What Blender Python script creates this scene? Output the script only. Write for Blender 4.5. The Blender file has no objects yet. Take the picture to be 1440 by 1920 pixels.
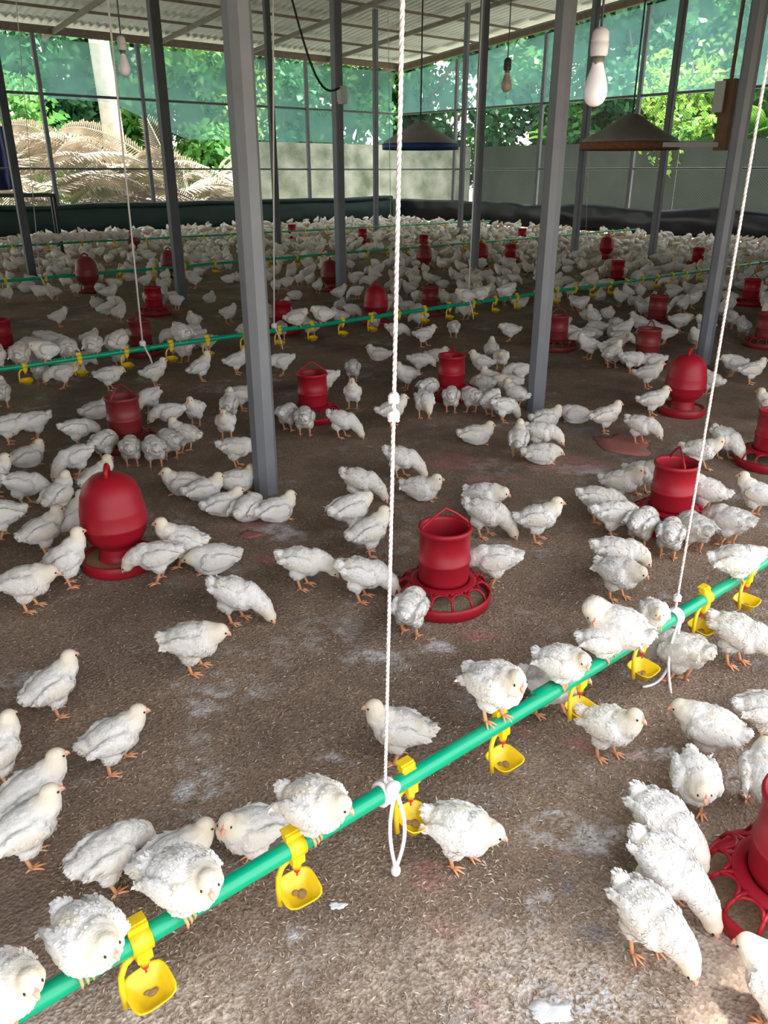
import bpy, math, random
import numpy as np
from mathutils import Vector, Matrix, Euler, noise

random.seed(7); np.random.seed(7)
C = bpy.context.scene.collection
sc = bpy.context.scene
rad = math.radians

# ------------------------------------------------------------------ camera
H = 1.35; FPX = 1480.0; PITCH = rad(23.3); YAW = rad(-40)
cam_d = bpy.data.cameras.new('camera'); cam = bpy.data.objects.new('camera', cam_d); C.objects.link(cam)
cam_d.sensor_fit = 'VERTICAL'; cam_d.sensor_height = 36; cam_d.sensor_width = 27
cam_d.lens = FPX / 1920 * 36; cam_d.clip_start = .02; cam_d.clip_end = 300
cam.location = (0, 0, H); cam.rotation_euler = (math.pi/2 - PITCH, 0, YAW)
sc.camera = cam
# ------------------------------------------------------------------ world, sun, exposure
W = bpy.data.worlds.new('sky'); sc.world = W; W.use_nodes = True
wn = W.node_tree.nodes; wl = W.node_tree.links
bg = wn['Background']
tc = wn.new('ShaderNodeTexCoord'); sep = wn.new('ShaderNodeSeparateXYZ'); rmp = wn.new('ShaderNodeValToRGB')
wl.new(tc.outputs['Generated'], sep.inputs[0]); wl.new(sep.outputs[2], rmp.inputs[0]); wl.new(rmp.outputs[0], bg.inputs[0])
rmp.color_ramp.elements[0].position = 0.0; rmp.color_ramp.elements[0].color = (1, .985, .96, 1)
rmp.color_ramp.elements[1].position = .8; rmp.color_ramp.elements[1].color = (.88, .93, 1, 1)
bg.inputs[1].default_value = 1.6
sd = bpy.data.lights.new('sun', 'SUN'); sun = bpy.data.objects.new('sun', sd); C.objects.link(sun)
sd.energy = 11.5; sd.angle = rad(6); sd.color = (1, .97, .9)
sun.rotation_euler = Vector((.2, -.06, 1)).to_track_quat('Z', 'Y').to_euler()
sc.view_settings.view_transform = 'Standard'; sc.view_settings.look = 'None'
sc.view_settings.gamma = 1; sc.view_settings.use_curve_mapping = False
sc.view_settings.exposure = 1.22
sc.cycles.max_bounces = 8; sc.cycles.diffuse_bounces = 5; sc.cycles.transparent_max_bounces = 16
sc.cycles.use_denoising = True

# ------------------------------------------------------------------ photo geometry helpers
cP, sP = math.cos(PITCH), math.sin(PITCH)
RV = (math.cos(YAW), math.sin(YAW)); FV = (-math.sin(YAW), math.cos(YAW))
def ray(px, py):
    a = px - 720; b = 960 - py; fw = FPX*cP + b*sP; up = b*cP - FPX*sP
    return Vector((RV[0]*a + FV[0]*fw, RV[1]*a + FV[1]*fw, up)) / FPX
def at(px, py, z=0.0):
    r = ray(px, py); t = (z - H)/r.z
    return Vector((r.x*t, r.y*t, z))
def depth(px, py, d):
    return Vector((0, 0, H)) + ray(px, py)*d
def project(p):
    r = p[0]*RV[0] + p[1]*RV[1]; fw = p[0]*FV[0] + p[1]*FV[1]; u = p[2] - H
    d = fw*cP - u*sP
    return 720 + FPX*r/d, 960 - FPX*(u*cP + fw*sP)/d, d
def on_line(px, Y, z):
    k = (px - 720)/FPX
    # r = X*RV0+Y*RV1 ; d=(X*FV0+Y*FV1)*cP-(z-H)*sP ; r=k*d
    X = (k*(Y*FV[1]*cP - (z - H)*sP) - Y*RV[1])/(RV[0] - k*FV[0]*cP)
    return Vector((X, Y, z))

# ------------------------------------------------------------------ materials
def mat(name, col, rough=.6, bump=None, var=None, metal=0, spec=.5, sheen=0):
    m = bpy.data.materials.new(name); m.use_nodes = True
    n = m.node_tree.nodes; l = m.node_tree.links; b = n['Principled BSDF']
    b.inputs['Base Color'].default_value = (*col, 1); b.inputs['Roughness'].default_value = rough
    b.inputs['Metallic'].default_value = metal; b.inputs['Specular IOR Level'].default_value = spec
    if var or bump:
        t = n.new('ShaderNodeTexCoord')
    if var:                                             # (scale, other colour, contrast)
        ns = n.new('ShaderNodeTexNoise'); ns.inputs['Scale'].default_value = var[0]; ns.inputs['Detail'].default_value = 6
        l.new(t.outputs['Object'], ns.inputs['Vector'])
        cr = n.new('ShaderNodeValToRGB'); e = cr.color_ramp.elements
        e[0].position = .5 - var[2]; e[1].position = .5 + var[2]
        e[0].color = (*var[1], 1); e[1].color = (*col, 1)
        l.new(ns.outputs['Fac'], cr.inputs[0]); l.new(cr.outputs[0], b.inputs['Base Color'])
    if bump:
        nb = n.new('ShaderNodeTexNoise'); nb.inputs['Scale'].default_value = bump[0]; nb.inputs['Detail'].default_value = 4
        l.new(t.outputs['Object'], nb.inputs['Vector'])
        bp = n.new('ShaderNodeBump'); bp.inputs['Strength'].default_value = bump[1]; bp.inputs['Distance'].default_value = .01
        l.new(nb.outputs['Fac'], bp.inputs['Height']); l.new(bp.outputs[0], b.inputs['Normal'])
    return m

M = {}
M['red'] = mat('red_plastic', (.37, .007, .020), .46, var=(9, (.30, .009, .020), .25), spec=.35)
M['dull_red'] = mat('dark_red_plastic', (.22, .014, .02), .5, var=(14, (.22, .03, .03), .25))  # darker red for the dull feeders and waterers
M['green'] = mat('green_pipe', (.0, .36, .19), .28)
M['yellow'] = mat('yellow_plastic', (.90, .62, .01), .35, var=(60, (.80, .53, .02), .2))
M['nipple'] = mat('red_nipple', (.75, .03, .04), .4)
M['mud'] = mat('wet_feed', (.34, .22, .10), .8, bump=(90, .5))
M['feed'] = mat('feed_mash', (.36, .27, .17), .95, bump=(120, .8), var=(80, (.25, .18, .11), .2))
M['steel'] = mat('galvanised_steel', (.19, .20, .225), .55, bump=(25, .1), var=(7, (.145, .155, .175), .3), metal=.1)
M['steel_dark'] = mat('dark_and_shaded_steel', (.11, .12, .13), .6, var=(6, (.07, .08, .085), .3), metal=.1)  # dark steel; on three posts it carries their backlit shade as colour
M['black'] = mat('black_metal', (.02, .02, .022), .5)
M['wood'] = mat('rough_timber', (.20, .15, .11), .85, var=(12, (.12, .09, .07), .3), bump=(40, .3))
M['rafter'] = mat('grey_rafter', (.26, .245, .225), .8, var=(12, (.18, .16, .14), .3))
M['rope'] = mat('white_rope', (.86, .82, .82), .85)
M['rope_pink'] = mat('pink_rope_strand', (.70, .56, .57), .85)
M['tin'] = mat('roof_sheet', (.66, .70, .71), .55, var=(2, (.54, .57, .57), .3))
M['tin_dim'] = mat('bounce_cutting_roof_sheet', (.10, .095, .09), .7, var=(2, (.07, .06, .055), .3))  # unseen near half of the roof, made dark to cut bounced light
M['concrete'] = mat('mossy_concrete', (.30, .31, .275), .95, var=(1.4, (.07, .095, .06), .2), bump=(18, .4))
M['concrete_shaded'] = mat('shaded_mossy_concrete', (.026, .034, .027), .95, var=(1.1, (.012, .018, .012), .25), bump=(18, .4))  # mossy end wall with the shade of the trees put into its colour
M['tarp'] = mat('dark_green_tarp', (.008, .03, .026), .6, var=(3, (.012, .045, .04), .3))
M['blackfilm'] = mat('black_plastic_film', (.006, .008, .012), .35)
M['blue'] = mat('navy_cloth', (.012, .022, .075), .8, var=(8, (.02, .03, .1), .3))
M['bulb'] = mat('bulb_plastic', (.80, .78, .84), .35)
M['brown_bulb'] = mat('smoky_bulb', (.34, .27, .24), .4)
M['socket'] = mat('socket_plastic', (.55, .52, .54), .5)
M['cord'] = mat('electric_cord', (.03, .03, .035), .6)
M['brass'] = mat('metal_screw_cap', (.55, .52, .42), .35, metal=.8)
M['hood'] = mat('brooder_sheet', (.42, .41, .39), .5, metal=.3, var=(5, (.3, .28, .25), .3))
M['hood_blue'] = mat('brooder_blue_paint', (.015, .06, .22), .5)
M['rust'] = mat('rusty_rim', (.35, .15, .08), .8, var=(20, (.2, .08, .05), .3))
M['trunk'] = mat('pale_palm_trunk', (.60, .55, .48), .9, var=(5, (.40, .36, .30), .3), bump=(12, .5))
M['bark'] = mat('bark', (.20, .16, .12), .9, var=(6, (.12, .1, .08), .3))
M['frond'] = mat('dry_frond', (.70, .63, .53), .85, var=(3, (.42, .35, .27), .25))
M['frond_green'] = mat('half_dry_frond', (.34, .42, .24), .8, var=(3, (.45, .44, .30), .25))
M['soil'] = mat('yard_soil', (.36, .36, .29), .95, var=(2, (.22, .2, .12), .3))
M['sheet_pink'] = mat('red_sheet_scrap', (.50, .13, .13), .75, var=(9, (.28, .14, .11), .25), bump=(30, .5))
M['ragged_white'] = mat('white_ragged_piece', (.85, .85, .86), .7, var=(9, (.62, .60, .58), .2), bump=(30, .5))
M['sheet_grey'] = mat('grey_sheet_scrap', (.33, .34, .36), .8, var=(9, (.22, .2, .19), .25), bump=(30, .5))
M['board'] = mat('brown_board', (.26, .15, .09), .8, var=(8, (.18, .1, .06), .3))
M['white_board'] = mat('white_board', (.60, .62, .60), .7)
M['skin'] = mat('leg_skin', (.80, .40, .20), .55, var=(60, (.72, .33, .18), .3))
M['beak'] = mat('beak', (.80, .42, .30), .5)
M['comb'] = mat('comb', (.76, .30, .26), .6)
M['eye'] = mat('eye', (.012, .01, .01), .15)

def leaf_mat(name, col, dark, trans=.35):
    m = bpy.data.materials.new(name); m.use_nodes = True
    n = m.node_tree.nodes; l = m.node_tree.links; b = n['Principled BSDF']; o = n['Material Output']
    t = n.new('ShaderNodeTexCoord'); ns = n.new('ShaderNodeTexNoise'); ns.inputs['Scale'].default_value = 1.3; ns.inputs['Detail'].default_value = 5
    l.new(t.outputs['Object'], ns.inputs['Vector'])
    cr = n.new('ShaderNodeValToRGB'); e = cr.color_ramp.elements; e[0].position = .38; e[1].position = .62
    e[0].color = (*dark, 1); e[1].color = (*col, 1); l.new(ns.outputs['Fac'], cr.inputs[0])
    l.new(cr.outputs[0], b.inputs['Base Color']); b.inputs['Roughness'].default_value = .5
    tr = n.new('ShaderNodeBsdfTranslucent'); l.new(cr.outputs[0], tr.inputs[0])
    mx = n.new('ShaderNodeMixShader'); mx.inputs[0].default_value = trans
    l.new(b.outputs[0], mx.inputs[1]); l.new(tr.outputs[0], mx.inputs[2]); l.new(mx.outputs[0], o.inputs[0])
    return m
M['leaf'] = leaf_mat('leaf_green', (.15, .38, .07), (.05, .19, .05))
M['leaf_dark'] = leaf_mat('leaf_deep_green', (.07, .25, .09), (.025, .11, .05))
M['leaf_lime'] = leaf_mat('leaf_lime', (.36, .55, .09), (.15, .34, .06))
M['banana'] = leaf_mat('banana_leaf', (.24, .52, .06), (.10, .32, .04), .5)
M['banana_yellow'] = leaf_mat('yellowing_leaf', (.62, .55, .06), (.40, .40, .05), .45)

# feathers: cream down on head and neck, white quills elsewhere
def feather_mat():
    m = bpy.data.materials.new('chick_feathers'); m.use_nodes = True
    n = m.node_tree.nodes; l = m.node_tree.links; b = n['Principled BSDF']
    a = n.new('ShaderNodeAttribute'); a.attribute_name = 'down'
    oi = n.new('ShaderNodeObjectInfo')
    mx = n.new('ShaderNodeMix'); mx.data_type = 'RGBA'
    mx.inputs[6].default_value = (.80, .775, .75, 1); mx.inputs[7].default_value = (.76, .65, .46, 1)
    l.new(a.outputs['Fac'], mx.inputs[0])
    dirty = n.new('ShaderNodeMapRange'); dirty.inputs[1].default_value = .45; dirty.inputs[2].default_value = 1
    dirty.inputs[3].default_value = 0; dirty.inputs[4].default_value = .30
    l.new(oi.outputs['Random'], dirty.inputs[0])
    t = n.new('ShaderNodeTexCoord'); ns = n.new('ShaderNodeTexNoise'); ns.inputs['Scale'].default_value = 24; ns.inputs['Detail'].default_value = 5
    l.new(t.outputs['Object'], ns.inputs['Vector'])
    pr = n.new('ShaderNodeMath'); pr.operation = 'MULTIPLY'; l.new(dirty.outputs[0], pr.inputs[0]); l.new(ns.outputs['Fac'], pr.inputs[1])
    m2 = n.new('ShaderNodeMix'); m2.data_type = 'RGBA'; m2.inputs[7].default_value = (.42, .31, .20, 1)
    l.new(mx.outputs[2], m2.inputs[6]); l.new(pr.outputs[0], m2.inputs[0]); l.new(m2.outputs[2], b.inputs['Base Color'])
    b.inputs['Roughness'].default_value = .9; b.inputs['Specular IOR Level'].default_value = .15
    nb = n.new('ShaderNodeTexNoise'); nb.inputs['Scale'].default_value = 220; nb.inputs['Detail'].default_value = 3
    l.new(t.outputs['Object'], nb.inputs['Vector'])
    bp = n.new('ShaderNodeBump'); bp.inputs['Strength'].default_value = .35; bp.inputs['Distance'].default_value = .004
    l.new(nb.outputs['Fac'], bp.inputs['Height']); l.new(bp.outputs[0], b.inputs['Normal'])
    return m
M['feather'] = feather_mat()

def net_mat(name, col, clear, scale=None):
    m = bpy.data.materials.new(name); m.use_nodes = True
    n = m.node_tree.nodes; l = m.node_tree.links; o = n['Material Output']; n.remove(n['Principled BSDF'])
    d = n.new('ShaderNodeBsdfDiffuse'); t = n.new('ShaderNodeBsdfTranslucent'); tr = n.new('ShaderNodeBsdfTransparent')
    d.inputs[0].default_value = (*col, 1); t.inputs[0].default_value = (*col, 1)
    m1 = n.new('ShaderNodeMixShader'); m1.inputs[0].default_value = .6; l.new(d.outputs[0], m1.inputs[1]); l.new(t.outputs[0], m1.inputs[2])
    m2 = n.new('ShaderNodeMixShader'); l.new(tr.outputs[0], m2.inputs[2]); l.new(m1.outputs[0], m2.inputs[1]); l.new(m2.outputs[0], o.inputs[0])
    tc = n.new('ShaderNodeTexCoord')
    if scale is None:
        ns = n.new('ShaderNodeTexNoise'); ns.inputs['Scale'].default_value = 1.1; ns.inputs['Detail'].default_value = 5
        l.new(tc.outputs['Object'], ns.inputs['Vector'])
        mr = n.new('ShaderNodeMapRange'); mr.inputs[1].default_value = .3; mr.inputs[2].default_value = .7
        mr.inputs[3].default_value = clear - .10; mr.inputs[4].default_value = clear + .10
        l.new(ns.outputs['Fac'], mr.inputs[0]); l.new(mr.outputs[0], m2.inputs[0])
    else:                                                # crossing wires
        outs = []
        for sg in (1, -1):
            mp = n.new('ShaderNodeMapping'); mp.inputs['Rotation'].default_value = (rad(45*sg), 0, 0) ; l.new(tc.outputs['Object'], mp.inputs[0])
            wv = n.new('ShaderNodeTexWave'); wv.bands_direction = 'Z'; wv.inputs['Scale'].default_value = scale; l.new(mp.outputs[0], wv.inputs['Vector'])
            g = n.new('ShaderNodeMath'); g.operation = 'LESS_THAN'; g.inputs[1].default_value = .965; l.new(wv.outputs['Fac'], g.inputs[0]); outs.append(g)
        mn = n.new('ShaderNodeMath'); mn.operation = 'MINIMUM'; l.new(outs[0].outputs[0], mn.inputs[0]); l.new(outs[1].outputs[0], mn.inputs[1])
        l.new(mn.outputs[0], m2.inputs[0])
    return m
M['net'] = net_mat('green_shade_net', (.34, .70, .74), .62)
M['wire'] = net_mat('wire_netting', (.07, .08, .075), .8, 7.0)

# litter floor
def floor_mat():
    m = bpy.data.materials.new('rice_husk_litter'); m.use_nodes = True
    n = m.node_tree.nodes; l = m.node_tree.links; b = n['Principled BSDF']
    tc = n.new('ShaderNodeTexCoord')
    def nz(scale, detail=5, rough=.55, vec=None):
        x = n.new('ShaderNodeTexNoise'); x.inputs['Scale'].default_value = scale; x.inputs['Detail'].default_value = detail; x.inputs['Roughness'].default_value = rough
        l.new(vec or tc.outputs['Object'], x.inputs['Vector']); return x
    def ramp(fac, p0, p1, c0=(0, 0, 0), c1=(1, 1, 1)):
        r = n.new('ShaderNodeValToRGB'); e = r.color_ramp.elements; e[0].position = p0; e[1].position = p1
        e[0].color = (*c0, 1); e[1].color = (*c1, 1); l.new(fac, r.inputs[0]); return r
    def mix(fac, a, bb):
        x = n.new('ShaderNodeMix'); x.data_type = 'RGBA'
        if fac is not None: l.new(fac, x.inputs[0])
        for s, v in ((6, a), (7, bb)):
            if isinstance(v, tuple): x.inputs[s].default_value = (*v, 1)
            else: l.new(v, x.inputs[s])
        return x.outputs[2]
    def mul(a, c):
        x = n.new('ShaderNodeMath'); x.operation = 'MULTIPLY'; l.new(a, x.inputs[0])
        if isinstance(c, float): x.inputs[1].default_value = c
        else: l.new(c, x.inputs[1])
        return x.outputs[0]
    big = nz(.9, 4); mid = nz(7, 6); fine = nz(95, 3)
    vor = n.new('ShaderNodeTexVoronoi'); vor.inputs['Scale'].default_value = 130; l.new(tc.outputs['Object'], vor.inputs['Vector'])
    base = mix(ramp(big.outputs['Fac'], .38, .64).outputs[0], (.165, .108, .078), (.26, .178, .125))
    husk = mix(ramp(vor.outputs['Color'], .2, .9).outputs[0], (.14, .092, .064), (.48, .36, .265))
    col = mix(ramp(mid.outputs['Fac'], .36, .64, (.12,)*3, (.68,)*3).outputs[0], base, husk)
    edge = nz(9, 5, .7)
    cen = n.new('ShaderNodeVectorMath'); cen.operation = 'SUBTRACT'; l.new(edge.outputs['Color'], cen.inputs[0]); cen.inputs[1].default_value = (.5, .5, .5)
    sc_ = n.new('ShaderNodeVectorMath'); sc_.operation = 'SCALE'; sc_.inputs['Scale'].default_value = .22; l.new(cen.outputs[0], sc_.inputs[0])
    wob = n.new('ShaderNodeVectorMath'); wob.operation = 'ADD'; l.new(tc.outputs['Object'], wob.inputs[0]); l.new(sc_.outputs[0], wob.inputs[1])
    def blobs(items, lo=.55, hi=1.1):
        prev = None
        for (px, py, wx, wy) in items:
            p = at(px, py); e = at(px + wx, py); g = at(px, py - wy)
            rx = max((e - p).length, .01); ry = max((g - p).length, .01)
            mpp = n.new('ShaderNodeMapping'); mpp.vector_type = 'TEXTURE'
            mpp.inputs['Location'].default_value = p; mpp.inputs['Rotation'].default_value = (0, 0, YAW); mpp.inputs['Scale'].default_value = (rx, ry, 1)
            l.new(wob.outputs[0], mpp.inputs[0])
            ln = n.new('ShaderNodeVectorMath'); ln.operation = 'LENGTH'; l.new(mpp.outputs[0], ln.inputs[0]); o = ln.outputs['Value']
            if prev is not None:
                x = n.new('ShaderNodeMath'); x.operation = 'MINIMUM'; l.new(prev, x.inputs[0]); l.new(o, x.inputs[1]); o = x.outputs[0]
            prev = o
        return ramp(prev, lo, hi, (1,)*3, (0,)*3).outputs[0]
    dry = blobs([(900, 1850, 620, 150), (300, 1900, 420, 90), (1250, 1750, 260, 160)], .2, 1.35)
    col = mix(mul(dry, .9), col, mix(ramp(vor.outputs['Color'], .2, .9).outputs[0], (.42, .33, .262), (.84, .71, .60)))
    col = mix(mul(ramp(fine.outputs['Fac'], .35, .65).outputs[0], .30), col, (.54, .42, .32))
    # caked droppings: pale grey-white smears, thinner dark damp patches
    w1 = nz(2.6, 8, .68); w2 = nz(11, 6, .7)
    white = mul(ramp(w1.outputs['Fac'], .53, .63).outputs[0], ramp(w2.outputs['Fac'], .46, .60).outputs[0])
    col = mix(mul(white, .75), col, (.58, .56, .55))
    dk = nz(1.7, 7, .65); mp = n.new('ShaderNodeMapping'); mp.inputs['Location'].default_value = (5, 9, 0); l.new(tc.outputs['Object'], mp.inputs[0]); l.new(mp.outputs[0], dk.inputs['Vector'])
    col = mix(mul(ramp(dk.outputs['Fac'], .47, .66).outputs[0], .62), col, (.095, .068, .056))
    # stains with a shape of their own: red dye, white patches, grey mud
    brk = ramp(w2.outputs['Fac'], .40, .60).outputs[0]
    col = mix(mul(mul(blobs([(700, 1230, 60, 16), (420, 1290, 110, 18), (380, 1330, 50, 16), (1010, 1700, 30, 60), (1090, 1560, 120, 40), (850, 1560, 40, 30),
                             (1000, 1880, 130, 60), (1180, 1880, 90, 40), (520, 1000, 60, 20), (1090, 880, 60, 12), (820, 1220, 40, 12), (640, 1420, 60, 14),
                             (380, 1470, 60, 30), (1230, 1420, 60, 20), (560, 1760, 30, 20)]), brk), .85), col, (.66, .65, .66))
    col = mix(mul(mul(blobs([(960, 1372, 45, 16), (1070, 1395, 40, 12), (1210, 1420, 30, 14), (840, 1735, 70, 22), (810, 1640, 40, 30), (1200, 1830, 80, 16), (900, 1880, 40, 40),
                             (900, 1190, 50, 16), (480, 985, 40, 12), (500, 1050, 40, 10), (850, 865, 80, 20), (1060, 870, 90, 18), (930, 900, 70, 12)]), brk), .7), col, (.50, .19, .19))
    col = mix(mul(mul(blobs([(930, 1495, 40, 16), (1100, 1740, 60, 30), (1150, 1800, 50, 20), (950, 1830, 90, 30), (1040, 1640, 40, 20), (1120, 815, 70, 14)]), brk), .8), col, (.20, .20, .215))
    l.new(col, b.inputs['Base Color']); b.inputs['Roughness'].default_value = .95; b.inputs['Specular IOR Level'].default_value = .2
    hs = n.new('ShaderNodeMath'); hs.operation = 'ADD'; l.new(vor.outputs['Distance'], hs.inputs[0]); l.new(fine.outputs['Fac'], hs.inputs[1])
    h2 = n.new('ShaderNodeMath'); h2.operation = 'MULTIPLY_ADD'; l.new(mid.outputs['Fac'], h2.inputs[0]); h2.inputs[1].default_value = 2.5; l.new(hs.outputs[0], h2.inputs[2])
    bp = n.new('ShaderNodeBump'); bp.inputs['Strength'].default_value = .38; bp.inputs['Distance'].default_value = .012
    l.new(h2.outputs[0], bp.inputs['Height']); l.new(bp.outputs[0], b.inputs['Normal'])
    return m
M['floor'] = floor_mat()

# ------------------------------------------------------------------ mesh builder
class MB:
    def __init__(s): s.v = []; s.f = []; s.m = []; s.sm = []
    def add(s, vs, fs, m=0, smooth=True):
        o = len(s.v); s.v += [tuple(p) for p in vs]
        for f in fs: s.f.append(tuple(i + o for i in f)); s.m.append(m); s.sm.append(smooth)
    def box(s, c, d, m=0, rot=None):
        R_ = rot.to_matrix() if rot else Matrix.Identity(3); c = Vector(c)
        vs = [c + R_ @ Vector((x*d[0]/2, y*d[1]/2, z*d[2]/2)) for x in (-1, 1) for y in (-1, 1) for z in (-1, 1)]
        s.add(vs, [(0, 1, 3, 2), (4, 6, 7, 5), (0, 4, 5, 1), (2, 3, 7, 6), (0, 2, 6, 4), (1, 5, 7, 3)], m, False)
    def bar(s, a, b, w, h, m=0):
        a, b = Vector(a), Vector(b); d = b - a
        q = d.to_track_quat('X', 'Z'); s.box((a + b)/2, (d.length, w, h), m, q.to_euler())
    def tube(s, pts, r, n=8, m=0, caps=True, closed=False):
        P = [Vector(p) for p in pts]; k = len(P); rs = r if isinstance(r, (list, tuple)) else [r]*k
        up = None; rings = []
        for i in range(k):
            t = (P[(i+1) % k] - P[i-1]) if closed else (P[min(i+1, k-1)] - P[max(i-1, 0)])
            t = t.normalized() if t.length > 1e-9 else Vector((0, 0, 1))
            if up is None: up = Vector((0, 0, 1)) if abs(t.z) < .9 else Vector((1, 0, 0))
            a = t.cross(up).normalized(); b = a.cross(t).normalized(); up = b
            rings.append([P[i] + (a*math.cos(2*math.pi*j/n) + b*math.sin(2*math.pi*j/n))*rs[i] for j in range(n)])
        vs = [p for rg in rings for p in rg]; fs = []
        for i in range(k if closed else k-1):
            i2 = (i+1) % k
            for j in range(n): fs.append((i*n+j, i*n+(j+1) % n, i2*n+(j+1) % n, i2*n+j))
        if caps and not closed: fs += [tuple(range(n))[::-1], tuple((k-1)*n+j for j in range(n))]
        s.add(vs, fs, m)
    def lathe(s, prof, n=32, c=(0, 0, 0), m=0, close=False):
        vs = []; fs = []; k = len(prof)
        for (r, z) in prof:
            for j in range(n):
                a = 2*math.pi*j/n; vs.append((c[0]+r*math.cos(a), c[1]+r*math.sin(a), c[2]+z))
        for i in range(k if close else k-1):
            i2 = (i+1) % k
            for j in range(n): fs.append((i*n+j, i*n+(j+1) % n, i2*n+(j+1) % n, i2*n+j))
        s.add(vs, fs, m)
    def ell(s, c, r, rot=(0, 0, 0), m=0, nu=16, nv=10):
        R_ = Euler(rot).to_matrix(); c = Vector(c); vs = [c + R_ @ Vector((0, 0, r[2]))]; fs = []
        for i in range(1, nv):
            t = math.pi*i/nv
            for j in range(nu):
                a = 2*math.pi*j/nu
                vs.append(c + R_ @ Vector((r[0]*math.sin(t)*math.cos(a), r[1]*math.sin(t)*math.sin(a), r[2]*math.cos(t))))
        vs.append(c + R_ @ Vector((0, 0, -r[2]))); e = len(vs)-1
        for j in range(nu):
            fs.append((0, 1+j, 1+(j+1) % nu)); fs.append((e, 1+(nv-2)*nu+(j+1) % nu, 1+(nv-2)*nu+j))
        for i in range(nv-2):
            for j in range(nu):
                a = 1+i*nu; b = a+nu; fs.append((a+j, b+j, b+(j+1) % nu, a+(j+1) % nu))
        s.add(vs, fs, m)
    def prism(s, a, b, w, m=0, ch=.12, rz=0):            # square post with chamfered corners from a to b
        a, b = Vector(a), Vector(b); h = w/2; k = w*ch
        sec = [(h, -h+k), (h, h-k), (h-k, h), (-h+k, h), (-h, h-k), (-h, -h+k), (-h+k, -h), (h-k, -h)]
        cz, sz = math.cos(rz), math.sin(rz)
        vs = [p + Vector((x*cz - y*sz, x*sz + y*cz, 0)) for p in (a, b) for x, y in sec]
        fs = [(j, (j+1) % 8, 8+(j+1) % 8, 8+j) for j in range(8)] + [tuple(range(8))[::-1], tuple(range(8, 16))]
        s.add(vs, fs, m, False)
    def mesh(s, name, mats):
        me = bpy.data.meshes.new(name); me.from_pydata(s.v, [], s.f)
        for x in (mats if isinstance(mats, list) else [mats]): me.materials.append(x)
        me.polygons.foreach_set('material_index', s.m); me.polygons.foreach_set('use_smooth', s.sm); me.update()
        return me
    def build(s, name, mats, parent=None, loc=None):
        o = bpy.data.objects.new(name, s.mesh(name, mats)); C.objects.link(o)
        if parent: o.parent = parent
        if loc is not None: o.location = loc
        return o
def tag(o, label=None, cat=None, group=None, kind=None):
    if label: o['label'] = label
    if cat: o['category'] = cat
    if group: o['group'] = group
    if kind: o['kind'] = kind
    return o
def empty(name, loc=(0, 0, 0), rz=0):
    o = bpy.data.objects.new(name, None); C.objects.link(o); o.location = loc; o.rotation_euler = (0, 0, rz); o.empty_display_size = .1
    return o
def copy_tree(o, parent=None):
    c = o.copy(); C.objects.link(c)
    if parent: c.parent = parent
    for ch in list(o.children): copy_tree(ch, c)
    return c
def struct(o): o['kind'] = 'structure'; return o
def fbm(x, y, z, s): return noise.noise(Vector((x*s, y*s, z*s)))

XE, YW, EAVE = 17.0, 19.7, 4.25                          # end wall, long wall, eave height
RIDGE = EAVE + .085*(YW - 9)
def roof_z(y): return EAVE + .085*(YW - y) if y > 9 else RIDGE - .365*(9 - y)  # unseen near slope set low and short to limit daylight inside

# ------------------------------------------------------------------ the setting
b = MB(); b.add([(-8, -2.5, 0), (XE+.3, -2.5, 0), (XE+.3, YW+.3, 0), (-8, YW+.3, 0)], [(0, 1, 2, 3)], 0, False)
b.add([(-8, -2.5, -.15), (XE+.3, -2.5, -.15), (XE+.3, YW+.3, -.15), (-8, YW+.3, -.15)], [(3, 2, 1, 0)], 0, False)
b.f += [(0, 4, 5, 1), (1, 5, 6, 2), (2, 6, 7, 3), (3, 7, 4, 0)]; b.m += [0]*4; b.sm += [False]*4
struct(b.build('floor', M['floor']))
b = MB(); b.box((5, 15, -.25), (110, 110, .18)); struct(b.build('ground', M['soil']))

# corrugated roof in lapped rows of sheets
b = MB(); pitch_w = .18; seg = 6
xs = np.arange(-8.5, XE+.8, pitch_w/seg)
edges = [YW+.95] + [YW - .55 - 1.5*i for i in range(8)] + [9.0, 7.2, 5.4, 3.6, 1.8, .2]
for i in range(len(edges)-1):
    y0, y1 = edges[i], edges[i+1] - (.15 if edges[i+1] > 9.1 else 0)
    lift = .0
    za, zb = roof_z(y0) + .03, roof_z(y1) + .03 + (.07 if edges[i+1] > 9.1 else 0)
    vs = []
    for x in xs:
        dz = .026*math.sin(2*math.pi*x/pitch_w)
        vs.append((x, y0, za+dz)); vs.append((x, y1, zb+dz))
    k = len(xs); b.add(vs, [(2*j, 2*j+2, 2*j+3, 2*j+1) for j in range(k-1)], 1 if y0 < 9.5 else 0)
struct(b.build('ceiling', [M['tin'], M['tin_dim']]))
b = MB()
for y in np.arange(.45, YW+.8, 1.5): b.box((4.4, y - .25, roof_z(y - .25) - .045), (25.6, .045, .05))
struct(b.build('beam_purlin', M['wood']))
for x in np.arange(-7.5, XE+.1, 2.45):
    b = MB()
    b.bar((x, 9, roof_z(9) - .13), (x, YW+.6, roof_z(YW+.6) - .13), .06, .09); b.bar((x, .25, roof_z(.25) - .13), (x, 9, roof_z(9) - .13), .06, .09)
    struct(b.build('beam_rafter', M['rafter']))
b = MB(); b.box((4.4, YW, EAVE - .12), (25.4, .1, .12)); struct(b.build('beam_eave', M['wood']))
b = MB(); b.bar((XE, .3, roof_z(.3)-.2), (XE, 9, roof_z(9)-.2), .1, .12); b.bar((XE, 9, roof_z(9)-.2), (XE, YW, roof_z(YW)-.2), .1, .12)
struct(b.build('beam_gable', M['wood']))
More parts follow.
